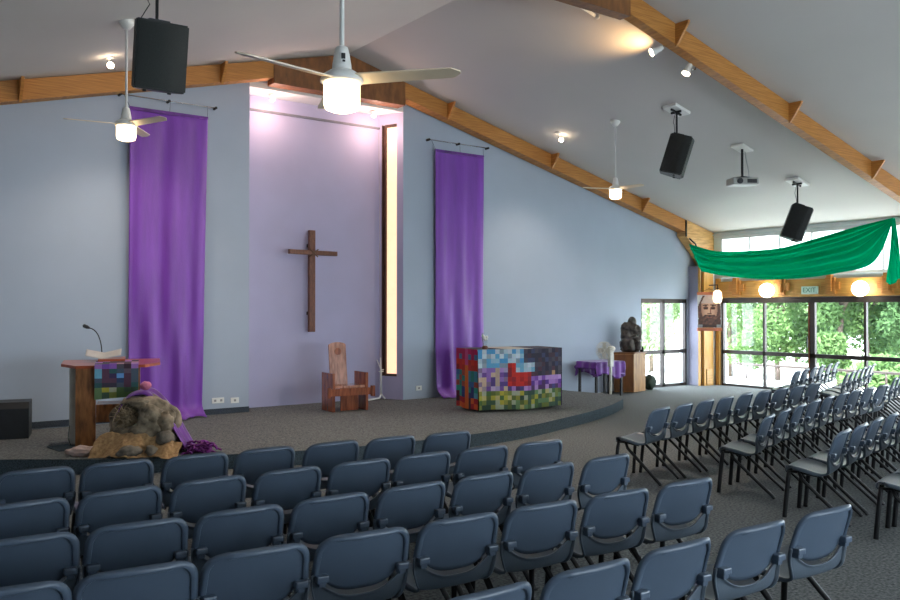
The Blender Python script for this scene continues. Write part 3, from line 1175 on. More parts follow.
# pale slender stand and cord in the corner of the recess
cs = thing('candle_stand', 'slender pale stand with cord in the right corner of the recess', 'stand', (8.10, 13.24, STG))
MB().tube([(0, 0, .08), (0, 0, .50), (-.01, 0, .78)], [.022, .018, .010], 8).build('upright', M_WHITE, cs)
MB().tube([(-.10, -.02, .74), (0, 0, .55), (.06, 0, .55)], .010, 6).tube([(-.05, 0, .52), (.05, 0, .52)], .012, 6).build('arm', M_WHITE, cs)
MB().tube([(.0, 0, .10), (-.06, -.05, .03), (-.30, -.10, .02), (-.42, -.10, .02)], .018, 8).tube([(0, 0, .1), (.03, -.1, .015)], .014, 6).build('foot', M_WHITE, cs)
MB().tube([(0, 0, .78), (-.015, .02, 2.2), (-.02, .04, 4.2), (-.02, .05, 5.0)], .006, 6).build('cord', mat('grey_cord', (.45, .42, .45), .6), cs)

# ------------------------------------------------------------------ wall plates
def plate(x, z, w, n, label):
    o = thing('wall_outlet', label, 'wall outlet', (x, W_Y - .0, z))
    MB().box(-w / 2, w / 2, -.012, 0, -.045, .045, .004).build('plate', M_WHITE, o)
    for k in range(n):
        xx = -w / 2 + w * (k + .5) / n
        MB().box(xx - .018, xx + .018, -.016, -.012, -.018, .018).build('socket', mat('socket_grey', (.3, .3, .3), .5), o)


plate(4.84, .39, .20, 2, 'white double power outlet low on the wall right of the left banner')
plate(5.12, .375, .14, 1, 'white single wall plate beside the recess, low on the blue wall')
plate(8.72, .37, .13, 1, 'white wall plate low between the slit window and the right banner')

# ------------------------------------------------------------------ side table, fan, cabinet, statue
tb = thing('side_table', 'small dark-legged table under a purple cloth by the back wall', 'table', (13.08, 12.40, 0))
MB().box(-.415, .415, -.28, .28, .70, .735, .004).build('table_top', M_REDWOOD, tb)
for sx in (-1, 1):
    for sy in (-1, 1):
        MB().box(sx * .38 - .022, sx * .38 + .022, sy * .24 - .022, sy * .24 + .022, 0, .70).build('leg', M_IRON, tb)
MB().box(-.04, .0, -.28, -.24, 0, .70).build('leg', M_IRON, tb)
cl = MB()
cl.T = Matrix.Translation((13.08, 12.40, 0))


def cloth_fn(u, v):
    x = (u - .5) * 1.02
    y = (v - .5) * .94
    ex = max(0, abs(x) - .43)
    ey = max(0, abs(y) - .295)
    z = .745
    sx, sy = (1 if x > 0 else -1), (1 if y > 0 else -1)
    dropx = ex * 1.9
    dropy = ey * (1.75 + .35 * math.sin(x * 7))
    z -= max(dropx, dropy)
    xx = sx * min(abs(x), .43 + ex * .12 + .012 * math.sin(y * 30) * (ex > 0))
    yy = sy * min(abs(y), .295 + .014 * math.sin(x * 33) * (ey > 0) + ey * .05)
    return (xx, yy, z)


cl.grid(cloth_fn, 60, 48)
tag(cl.build('table_cloth', M_PURPLE2, thick=.004), 'purple cloth draped over the small table by the back wall', 'tablecloth')

fan = thing('pedestal_fan', 'cream pedestal fan beside the purple-covered table', 'fan', (12.80, 11.85, 0))
M_CREAM = mat('cream_plastic', (.68, .66, .58), .4, var=.05)
MB().lathe([(.19, 0), (.20, .02), (.17, .04), (.04, .055)], seg=28).build('base', M_CREAM, fan)
MB().lathe([(.026, .05), (.03, .55), (.032, .56), (.032, .72)], seg=12).build('pole', M_CREAM, fan)
MB().box(-.05, .05, -.04, .04, .66, 1.08, .012).build('control_stem', M_CREAM, fan)
fd = (-RIGHT * .75 - FWH * .66).normalized()     # the head looks left and towards the camera
Rm = fd.to_track_quat('Z', 'Y').to_matrix().to_4x4()
b = MB()
b.T = Matrix.Translation((0, 0, 1.03)) @ Rm
b.lathe([(.0, -.10), (.05, -.10), (.065, -.05), (.06, .04), (.03, .06)], seg=16)
b.build('motor_housing', M_CREAM, fan)
b = MB()
b.T = Matrix.Translation(-RIGHT * .07 + Vector((0, 0, 1.0))) @ Rm
for rr_, zz_ in ((.18, .10), (.178, .06), (.178, .14), (.12, .155), (.06, .16), (.12, .05)):
    b.tube([(rr_ * math.cos(2 * PI * k / 28), rr_ * math.sin(2 * PI * k / 28), zz_) for k in range(29)], .004, 5, caps=False)
for k in range(24):
    a = 2 * PI * k / 24
    ca, sa = math.cos(a), math.sin(a)
    b.tube([(.03 * ca, .03 * sa, .162), (.12 * ca, .12 * sa, .155), (.178 * ca, .178 * sa, .14), (.18 * ca, .18 * sa, .10), (.178 * ca, .178 * sa, .06), (.05 * ca, .05 * sa, .04)], .0028, 4)
b.build('guard', M_CREAM, fan)
b = MB()
b.T = Matrix.Translation(-RIGHT * .07 + Vector((0, 0, 1.0))) @ Rm
for k in range(4):
    b.T = Matrix.Translation(-RIGHT * .07 + Vector((0, 0, 1.0))) @ Rm @ Matrix.Rotation(k * PI / 2, 4, 'Z')
    b.prism([(.02, -.03), (.09, -.06), (.155, -.04), (.16, .05), (.08, .05), (.02, .02)], .095, .10, 'z')
b.lathe([(.03, .08), (.03, .12), (.01, .13)], seg=12)
b.build('blades', M_CREAM, fan)

cb = MB()
P = [(13.92, 12.62), (14.20, 12.30), (14.72, 12.42), (14.46, 12.82)]
ct = thing('corner_cabinet', 'timber cabinet carrying the dark statue by the narrow glazed door', 'cabinet', (14.3, 12.55, 0))
b = MB()
b.T = Matrix.Translation((-14.47, -12.545, 0))
b.prism(P, .02, .87, 'z')
M_CABD = mat('cabinet_dark_veneer', (.17, .06, .012), .4, var=.3, scale=3, stretch=(4, 4, 1))
b.build('body', mat('cabinet_veneer', (.30, .13, .03), .4, var=.3, scale=3, stretch=(4, 4, 1), col2=(.42, .20, .055)), ct)
b = MB()
b.T = Matrix.Translation((-14.47, -12.545, 0))
b.prism([(13.90, 12.62), (14.20, 12.27), (14.75, 12.40), (14.47, 12.85)], .87, .895, 'z')
b.build('top', M_CABD, ct)
b = MB()
b.T = Matrix.Translation((-14.47, -12.545, 0))
b.prism([(13.925, 12.605), (14.185, 12.307), (14.18, 12.30), (13.915, 12.60)], .05, .85, 'z')
b.build('door', M_CABD, ct)

# statue: seated figure bending over, one continuous lumpy casting
stt = thing('bronze_statue', 'dark bronze statue of a huddled seated figure on the timber cabinet', 'statue', (14.26, 12.60, .895))
b = MB()
FR = RIGHT
sx_ = lambda x, y, z: tuple(RIGHT * x - FWH * y + Vector((0, 0, z)))


def blob(x, y, z, r, s=(1, 1, 1), seed=0, amp=.25):
    b.ball(sx_(x, y, z), r, 3, s, amp=amp, freq=2.2, seed=seed)


blob(0, 0, .06, .20, (1.1, 1, .45), 1)
blob(-.06, .02, .18, .19, (1.05, 1, .85), 2)
blob(.12, .04, .16, .13, (1, 1, 1.1), 3)
blob(-.06, 0, .38, .17, (1.0, .9, 1.15), 4)
blob(.05, .02, .50, .16, (1.1, .9, .9), 5)
blob(-.08, 0, .56, .13, (1.1, 1, .9), 6)
blob(.03, .02, .68, .10, (1.0, 1, 1.1), 7, .12)
blob(.15, .08, .50, .075, (1, 1, 1.1), 8, .15)
blob(.13, .06, .36, .10, (.9, 1, 1.3), 9)
for pth_, rd in (([(-.17, .02, .55), (-.19, .09, .38), (-.02, .14, .30), (.10, .14, .36)], [.065, .055, .05, .04]),
                 ([(.12, .05, .58), (.19, .09, .46), (.18, .12, .30), (.08, .15, .26)], [.06, .05, .045, .04]),
                 ([(-.10, .06, .20), (-.04, .18, .22), (0, .20, .04)], [.09, .08, .06]),
                 ([(.08, .06, .18), (.14, .17, .20), (.15, .18, .04)], [.085, .075, .06])):
    b.tube([sx_(*p) for p in pth_], rd, 10)
o = b.build('figure', mat('dark_bronze', (.050, .042, .035), .5, metal=.35, var=.5, scale=10, bump=.8, bscale=12, col2=(.12, .10, .085)), stt)
rm = o.modifiers.new('remesh', 'REMESH')
rm.mode = 'VOXEL'
rm.voxel_size = .014
rm.use_smooth_shade = True
dgx = bpy.context.evaluated_depsgraph_get()
me = bpy.data.meshes.new_from_object(o.evaluated_get(dgx))
o.modifiers.clear()
for v in me.vertices:
    v.co.z = max(0.0, v.co.z)
o.data = me

jar = MB().lathe([(.035, 0), (.045, .02), (.045, .07), (.03, .09), (.03, .12)], seg=16)
jar = tag(jar.build('small_pot', M_IRON), 'small dark pot on the cabinet, right of the statue', 'pot')
jar.location = (14.52, 12.50, .895)
bg = MB()
bg.ball((0, 0, .17), .17, 3, (1, .7, 1), amp=.35, freq=2)
bg.tube([(-.05, 0, .32), (-.02, -.02, .45), (.03, 0, .33)], .012, 6)
bg = tag(bg.build('green_bag', mat('dark_green_canvas', (.02, .035, .02), .8, var=.4, scale=15)), 'dark green bag slumped on the floor against the timber cabinet', 'bag')
bg.location = (14.98, 12.66, 0)

# ------------------------------------------------------------------ portrait banner hanging in the corner
pd = (-FWH)
po = thing('portrait_hanging', 'hanging painted portrait of a bearded man in front of the corner post', 'picture', at(709.5, 331, 19.75).to_tuple())
yaw = math.atan2(FWH.y, FWH.x) - PI / 2
po.rotation_euler = (0, 0, yaw)
PW, PH = .285, .93
b = MB()
cols = []


def face_col(u, v):
    """loose monochrome painting of a bearded face: u across, v down"""
    x = (u - .5) * 2
    y = v
    n = noise.noise(Vector((u * 9, v * 12, 3))) * .5 + noise.noise(Vector((u * 25, v * 25, 9))) * .25
    bgc = Vector(lin('b8bcc0')) * .9
    hair = Vector(lin('4a3028'))
    skin = Vector(lin('c09880'))
    shade = Vector(lin('7a5040'))
    beard = Vector(lin('3c2a26'))
    c = bgc
    if abs(x) < .55 + .4 * min(1, max(0, y - .02) * 3) and y > .03:
        c = hair.lerp(shade, max(0, n))
    if abs(x) > .93 - .1 * math.sin(y * 9) and y < .75:
        c = bgc
    fx = x / (.70 - .12 * max(0, y - .5) * 2)
    fy = (y - .42) / .44
    if fx * fx + fy * fy < 1 + n * .12:
        c = skin.lerp(shade, max(0, min(1, fx * fx * .8 + n * .5)))
        if y < .26:
            c = c.lerp(bgc, .45)
        for s_ in (-1, 1):
            ex, ey = (x - s_ * .30) / .22, (y - .405) / .055
            if ex * ex + ey * ey < 1:
                c = shade * .7
            ex, ey = (x - s_ * .30) / .15, (y - .41) / .026
            if ex * ex + ey * ey < 1:
                c = hair * .35
            bx, by = (x - s_ * .31) / .26, (y - .335 + .02 * (1 - abs(x))) / .020
            if bx * bx + by * by < 1:
                c = hair * .6
        if .06 < x < .14 and .40 < y < .58:
            c = shade
        if abs(x) < .17 and .565 < y < .595:
            c = shade * .5
    if y > .605 and (x / .62) ** 2 + ((y - .74) / .17) ** 2 < 1 + n * .3:
        c = beard.lerp(shade, max(0, .25 + n * 1.2))
        if abs(x) < .20 and .685 < y < .71:
            c = Vector(lin('8c5048'))
    if y > .90:
        c = bgc * .5 if abs(x) > .6 else beard
    c = c * (1 + n * .35)
    return tuple(max(.01, min(1, q_)) for q_ in c)


NU, NV = 44, 64
V = [[b._v((-PW + 2 * PW * i / NU, .01 * math.sin(j / NV * 6), PH - .06 - (PH - .14) * j / NV)) for i in range(NU + 1)] for j in range(NV + 1)]
for j in range(NV):
    for i in range(NU):
        f = b.face([V[j][i], V[j][i + 1], V[j + 1][i + 1], V[j + 1][i]])
        cols.append(face_col((i + .5) / NU, (j + .5) / NV))
M_PAINT = attr_mat('painted_canvas', .7)
o = b.build('painting', M_PAINT, po)
col_mesh(o, cols)
M_RODW = mat('orange_timber_rod', (.38, .10, .04), .5, var=.3)
MB().box(-PW - .01, PW + .01, -.02, .02, PH - .07, PH, .006).build('top_rod', M_RODW, po)
MB().box(-PW - .01, PW + .01, -.02, .02, .0, .075, .006).build('bottom_rod', M_RODW, po)
hk = po.rotation_euler.to_matrix().inverted() @ (Vector((16.98, 12.53, po.location.z + PH + .08)) - po.location)
MB().tube([(-.2, 0, PH), (0, .04, PH + .08), (.2, 0, PH)], .004, 5).tube([(0, .04, PH + .08), tuple(hk)], .008, 6).build('hanging_cord', M_IRON, po)

# ------------------------------------------------------------------ wall lamps
def globe(y, label):
    o = thing('globe_wall_lamp', label, 'wall lamp', (R_X - .10, y, 2.28), 0, 'lit globes on the lintel')
    b = MB()
    b.T = Matrix.Rotation(-PI / 2, 4, 'Y')
    b.lathe([(.07, 0), (.07, .02), (.03, .04), (.03, .10)], seg=16)
    b.build('fitting', M_WHITE, o)
    MB().ball((-.22, 0, 0), .165, 3).build('glass_globe', M_GLOBE, o)
    return o


globe(10.95, 'glowing round globe lamp left of the exit sign')
globe(8.80, 'glowing round globe lamp right of the exit sign')
globe(6.7, 'glowing round globe lamp on the lintel, off to the right')
sl = thing('wall_lantern', 'small lit white glass lamp on an arm in front of the portrait', 'wall lamp', at(717.5, 303, 19.2).to_tuple())
MB().lathe([(.05, 0), (.085, .03), (.10, .12), (.09, .24), (.05, .29), (.03, .30)], seg=20).build('glass_shade', M_LAMP, sl)
MB().lathe([(.035, .295), (.035, .34)], seg=12).tube([(0, 0, .34), (0, 0, .42), (.1, .3, .42)], .012, 6).build('arm', M_IRON, sl)

# exit sign
ex = thing('exit_sign', 'white sign with green EXIT lettering on the lintel between the globes', 'sign', (R_X - .10, 10.02, 2.27))
MB().box(-.05, 0, -.19, .19, -.085, .085, .006).build('sign_box', mat('sign_white', (.62, .78, .70), .4), ex)
text_mesh('lettering', 'EXIT', .15, mat('sign_green', (.06, .22, .14), .5), ex, (-.052, 0, 0), (PI / 2, 0, -PI / 2))

# ------------------------------------------------------------------ green drape
drp = thing('green_drape', 'long green fabric swagged between the two rafters under the clerestory', 'drape', (0, 0, 0))
topc = [(16.26, 12.56, 3.42), (16.27, 11.82, 3.20), (15.99, 10.71, 3.14), (15.77, 9.83, 3.15), (15.55, 9.0, 3.25), (15.34, 8.14, 3.38), (15.12, 7.23, 3.49)]
botc = [(16.55, 12.42, 2.76), (16.23, 11.65, 2.63), (15.92, 10.42, 2.50), (15.64, 9.34, 2.48), (15.40, 8.4, 2.55), (15.22, 7.65, 2.72), (15.12, 7.24, 3.42)]


def spl(P_, t):
    n_ = len(P_) - 1
    f_ = min(n_ - 1e-6, t * n_)
    i = int(f_)
    k = f_ - i
    p0 = Vector(P_[max(0, i - 1)]); p1 = Vector(P_[i]); p2 = Vector(P_[i + 1]); p3 = Vector(P_[min(n_, i + 2)])
    return .5 * (2 * p1 + (p2 - p0) * k + (2 * p0 - 5 * p1 + 4 * p2 - p3) * k * k + (3 * p1 - 3 * p2 + p3 - p0) * k ** 3)


def drape_fn(u, v):
    a_ = spl(topc, u)
    b_ = spl(botc, u)
    p = a_.lerp(b_, v)
    w = math.sin(PI * v)
    amp = (.075 + .06 * u) * (1 - u ** 6) * min(1, .2 + u * 7)
    ph_ = v * 46 + u * 2.5 + 2.0 * math.sin(v * 5)
    f_ = math.sin(ph_) * amp * .6 + math.sin(v * 21 + u * 5) * amp * .7
    p.x += -.22 * w * math.sin(PI * min(1, u * 1.02)) + f_
    return tuple(p)


b = MB()
b.grid(drape_fn, 80, 90)
b.build('swag', M_GREEN, drp)


def tail_fn(u, v):
    z = 3.47 - v * 1.13
    wd = .05 + .16 * v
    f_ = math.sin(u * 16) * .03 + math.sin(u * 7 + v * 4) * .03
    return (15.10 + f_ - .05 * u, 7.22 - wd * 1.5 * (u - .4), z - .05 * math.sin(u * 6) * v)


b = MB()
b.grid(tail_fn, 30, 30)
b.build('tail', M_GREEN, drp)
b = MB()
b.tube([(16.32, 12.58, 3.55), (16.44, 12.50, 3.42), (16.52, 12.50, 3.3)], .02, 6).tube([(16.52, 12.50, 3.3), (16.62, 12.44, 2.76)], .015, 6)
b.build('tie_cord', M_IRON, drp)

# ------------------------------------------------------------------ ceiling fans
M_BLADE = mat('cream_blade', (.80, .68, .50), .4, var=.05)


def ceiling_fan(x, y, zb, angs, label, r=.70, mark=False, base=0.0):
    zc = ceil_z(x)
    o = thing('ceiling_fan', label, 'ceiling fan', (x, y, zb), 0, 'white three-bladed ceiling fans')
    hz = zc - zb
    s_ = -1 if x > RX else 1
    MB().lathe([(.035, hz - .10), (.085, hz - .035), (.09, hz + .02)], seg=24).build('ceiling_rose', M_WHITE, o)
    MB().tube([(0, 0, .17), (0, 0, hz - .04)], .014, 12).build('downrod', M_WHITE, o)
    MB().lathe([(.018, .20), (.036, .19), (.046, .15), (.056, .09), (.058, .055)], seg=28).build('rod_canopy', M_WHITE, o)
    MB().lathe([(.05, .055), (.075, .05), (.112, .025), (.128, .0), (.128, -.015), (.110, -.022)], seg=32).build('motor', M_WHITE, o)
    MB().lathe([(.100, -.023), (.108, -.035), (.108, -.145), (.098, -.175), (.06, -.19)], seg=32).build('lamp_shade', M_LAMP, o)
    if mark:
        m_ = MB()
        c_ = (-FWH + RIGHT * .35).normalized()
        m_.T = Matrix.Translation(c_ * .052) @ Matrix.Rotation(math.atan2(c_.y, c_.x), 4, 'Z')
        m_.box(-.006, .004, -.014, .010, .11, .145, .003).box(-.004, .007, -.008, .008, .092, .104)
        m_.build('maker_mark', M_BLACK, o)
    for a in angs:
        b_ = MB()
        b_.T = Matrix.Rotation(a, 4, 'Z') @ Matrix.Rotation(math.radians(-14), 4, 'X')
        n_ = 14
        up_ = []
        for k in range(n_ + 1):
            t = k / n_
            xx = .10 + (r - .10) * t
            w_ = .062 - .012 * t
            if t > .93:
                w_ *= math.sqrt(max(0.05, 1 - ((t - .93) / .07) ** 2))
            up_.append((xx, w_))
        pts_ = up_ + [(xx, -w_) for xx, w_ in up_[::-1]]
        b_.prism([(p_[0], p_[1]) for p_ in pts_], -.004, .004, 'z')
        b_.build('blade', M_BLADE, o)
    return o


def wa(deg):   # angle measured in the view (0 = right, 90 = away) to a world angle
    v = RIGHT * math.cos(math.radians(deg)) + FWH * math.sin(math.radians(deg))
    return math.atan2(v.y, v.x)


ceiling_fan(2.37, 4.32, 3.21, [wa(-133), wa(-13), wa(107)], 'near ceiling fan with a glowing shade, left of centre', .72, True)
ceiling_fan(2.62, 9.92, 3.99, [wa(-30), wa(90), wa(207)], 'ceiling fan with a glowing shade in front of the left purple banner', .66)
ceiling_fan(11.23, 10.27, 4.03, [wa(190), wa(70), wa(-50)], 'far ceiling fan above the right seating, near the sloping rafter', .62)


# ------------------------------------------------------------------ hanging loudspeakers
def hanging_speaker(c, face_dir, tilt, top_xy, label, plate_=True):
    zc = ceil_z(top_xy[0])
    o = thing('hanging_loudspeaker', label, 'speaker', (c[0], c[1], c[2]), 0, 'loudspeakers hung from the ceiling')
    d = Vector(face_dir).normalized()
    ang = math.atan2(d.y, d.x) + PI / 2        # local -Y looks along d
    T = Matrix.Rotation(ang, 4, 'Z') @ Matrix.Rotation(tilt, 4, 'X')
    b = MB()
    b.T = T
    # plan of the cabinet: wide front, tapered rear
    b.prism([(-.25, -.17), (.25, -.17), (.25, -.06), (.15, .20), (-.15, .20), (-.25, -.06)], -.33, .33, 'z')
    bmesh.ops.bevel(b.bm, geom=b.bm.edges[:], offset=.015, segments=2, affect='EDGES')
    b.build('cabinet', M_DARKGREEN, o)
    b = MB()
    b.T = T
    b.grid(lambda u, v: (-.235 + .47 * u, -.172 - .035 * math.sin(PI * u), -.31 + .62 * v), 14, 6)
    b.grid(lambda u, v: (-.235 + .47 * u, -.172 - .035 * math.sin(PI * u) * v, .31), 14, 1)
    b.grid(lambda u, v: (-.235 + .47 * u, -.172 - .035 * math.sin(PI * u) * v, -.31), 14, 1)
    b.build('grille', M_GRILLE, o)
    tp = T @ Vector((0, .10, .33))
    top_xy = (c[0] + tp.x, c[1] + tp.y)
    zc = ceil_z(top_xy[0])
    b = MB()
    b.T = T
    b.box(-.10, .10, -.02, .16, .33, .36, .004).tube([(-.12, -.05, -.35), (-.12, -.05, -.33)], .02, 8).tube([(.12, -.05, -.35), (.12, -.05, -.33)], .02, 8)
    b.build('mount_bracket', M_BLACK, o)
    top = Vector((top_xy[0] - c[0], top_xy[1] - c[1], zc - c[2]))
    k1 = tp + Vector((0, 0, .06))
    MB().tube([tp + Vector((0, 0, .01)), k1, (top.x, top.y, top.z - .05)], .016, 10).build('pole', M_BLACK, o)
    s_ = .06
    MB().tube([T @ Vector((-.18, .12, .30)), k1 + Vector((-.07, 0, .12)), Vector((top.x - .09, top.y, top.z - .25)), Vector((top.x - .03, top.y, top.z - .05))], .005, 5).build('cable', M_BLACK, o)
    if plate_:
        slope = math.atan(SL) * (1 if top_xy[0] > RX else -1)
        b = MB()
        b.T = Matrix.Translation(top) @ Matrix.Rotation(slope, 4, 'Y')
        b.box(-.20, .20, -.14, .14, -.055, -.005, .006)
        b.build('ceiling_plate', M_WHITE, o)
        b = MB()
        b.T = Matrix.Translation(top) @ Matrix.Rotation(slope, 4, 'Y')
        b.box(-.13, .13, -.015, .015, -.085, -.055).box(-.015, .015, -.10, .10, -.085, -.055)
        b.build('plate_channel', M_IRON, o)
    return o


hanging_speaker((2.50, 8.34, 4.36), (-.05, -1, 0), math.radians(12), (2.50, 8.40), 'large black loudspeaker hung from the ceiling at upper left')
hanging_speaker((11.30, 8.96, 4.43), (.62, -.78, 0), math.radians(17), (11.20, 9.0), 'black loudspeaker hung from the ceiling left of the projector')
hanging_speaker((14.87, 8.94, 3.52), (.62, -.78, 0), math.radians(20), (14.80, 9.0), 'black loudspeaker hung above the green drape, right of the projector')

# ------------------------------------------------------------------ projector
pc0 = (13.10, 8.93)
zc = ceil_z(pc0[0])
pj = thing('ceiling_projector', 'small white projector hanging from the ceiling between two loudspeakers', 'projector', (pc0[0], pc0[1], zc - .62))
b = MB()
b.T = Matrix.Rotation(math.atan2(RIGHT.y, RIGHT.x) + .1, 4, 'Z')
b.box(-.24, .24, -.16, .16, -.08, .05, .03, 3)
b.build('body', mat('projector_grey', (.42, .43, .40), .4, var=.05), pj)
b = MB()
b.T = Matrix.Rotation(math.atan2(RIGHT.y, RIGHT.x) + .1, 4, 'Z')
b.tube([(-.12, -.15, -.02), (-.12, -.19, -.02)], .05, 16).box(.02, .2, -.164, -.158, -.05, .02)
b.build('lens', M_BLACK, pj)
MB().tube([(0, 0, .05), (0, 0, .58)], .022, 10).box(-.09, .09, -.09, .09, .05, .075).build('pole', M_BLACK, pj)
b = MB()
b.T = Matrix.Translation((0, 0, .62)) @ Matrix.Rotation(math.atan(SL), 4, 'Y')
b.box(-.17, .17, -.13, .13, -.04, -.006, .008)
b.build('ceiling_plate', M_WHITE, pj)
MB().tube([(.08, 0, .55), (.12, .0, .40), (.16, -.02, .2), (.22, 0, .05), (.26, 0, .1)], .008, 6).build('cable', mat('pale_cable', (.4, .4, .4), .5), pj)


# ------------------------------------------------------------------ ceiling spotlights
def spotlamp(mount, head, aim, label, clear=False, power=0, spot=70, color=(1, .68, .40)):
    o = thing('ceiling_spotlight', label, 'spotlight', mount, 0, 'small ceiling spotlights')
    mv = Vector(mount)
    h = Vector(head) - mv
    slope = math.atan(SL) * (1 if mount[0] > RX else -1)
    b = MB()
    b.T = Matrix.Rotation(slope, 4, 'Y')
    b.lathe([(.05, -.025), (.055, -.004)], seg=18)
    b.build('mount', M_WHITE, o)
    MB().tube([(0, 0, -.01), (h.x * .4, h.y * .4, h.z * .9), tuple(h)], .010, 8).build('arm', M_CHROME, o)
    q_ = Vector(aim).normalized().to_track_quat('Z', 'Y').to_matrix().to_4x4()
    b = MB()
    b.T = Matrix.Translation(h) @ q_
    b.lathe([(.025, -.10), (.035, -.08), (.04, -.01), (.055, .05), (.06, .08)], seg=20, cap=False)
    b.lathe([(.0251, -.10), (.0, -.101)], seg=20, cap=False)
    b.build('lamp_housing', M_CLEAR if clear else M_WHITE, o)
    b = MB()
    b.T = Matrix.Translation(h) @ q_
    b.ball((0, 0, .045 if not clear else .0), .045, 2)
    b.build('bulb', M_BULB, o)
    if power:
        ld = bpy.data.lights.new('spot_beam', 'SPOT')
        ld.energy = power
        ld.color = color
        ld.spot_size = math.radians(spot)
        ld.spot_blend = .9
        ld.shadow_soft_size = .03
        l = bpy.data.objects.new('spot_beam', ld)
        C.objects.link(l)
        l.parent = o
        av = Vector(aim).normalized()
        l.location = h + av * .10
        l.rotation_euler = av.to_track_quat('-Z', 'Y').to_euler()
    return o


def cz(x, y):
    return (x, y, ceil_z(x))


spotlamp(cz(2.87, 11.7), (2.87, 11.65, ceil_z(2.87) - .12), (.1, -.1, -1), 'small lit spotlight on the ceiling near the left ceiling fan', True, 90, 120, (1, .86, .72))
spotlamp(cz(11.15, 11.68), (11.22, 11.66, ceil_z(11.2) - .12), (0, -.1, -1), 'small lit spotlight on the ceiling above the sloping back rafter', True, 90, 120, (1, .86, .72))
spotlamp((9.25, 7.50, ceil_z(9.25)), (8.98, 7.46, ceil_z(9.25) - .34), (-.75, .45, -.42), 'lit spotlight at the near rafter throwing a warm glow on the ceiling', False, 280, 80, (1, .82, .66))
spotlamp((9.98, 7.50, ceil_z(9.98)), (9.66, 7.46, ceil_z(9.98) - .30), (-.45, .1, -.85), 'lit spotlight at the near rafter, right of the warm ceiling glow', False, 260, 80, (1, .86, .74))
# the up-wash of the first lamp on the ceiling
ld = bpy.data.lights.new('lamp_spill', 'SPOT')
ld.energy = 34
ld.color = (1, .62, .30)
ld.spot_size = math.radians(110)
ld.spot_blend = 1
ld.shadow_soft_size = .03
l = bpy.data.objects.new('lamp_spill', ld)
C.objects.link(l)
l.location = (9.45, 7.85, ceil_z(9.45) - .34)
l.rotation_euler = Vector((-.50, .45, .40)).to_track_quat('-Z', 'Y').to_euler()

b = MB()
zt = lambda x: ceil_z(x) - .03
tr = thing('ceiling_track', 'slim white ceiling track ending by the near rafter at the top', 'track', (0, 0, 0))
MB().tube([(7.25, 8.05, zt(7.25)), (8.40, 8.05, zt(8.40))], .022, 8).build('track_rail', M_WHITE, tr)
MB().ball((8.44, 8.05, zt(8.44)), .035, 2).build('end_cap', M_WHITE, tr)


# ------------------------------------------------------------------ stacking chairs
def y_back(x, z):
    return -.205 - (z - .50) * .31 + .55 * x * x


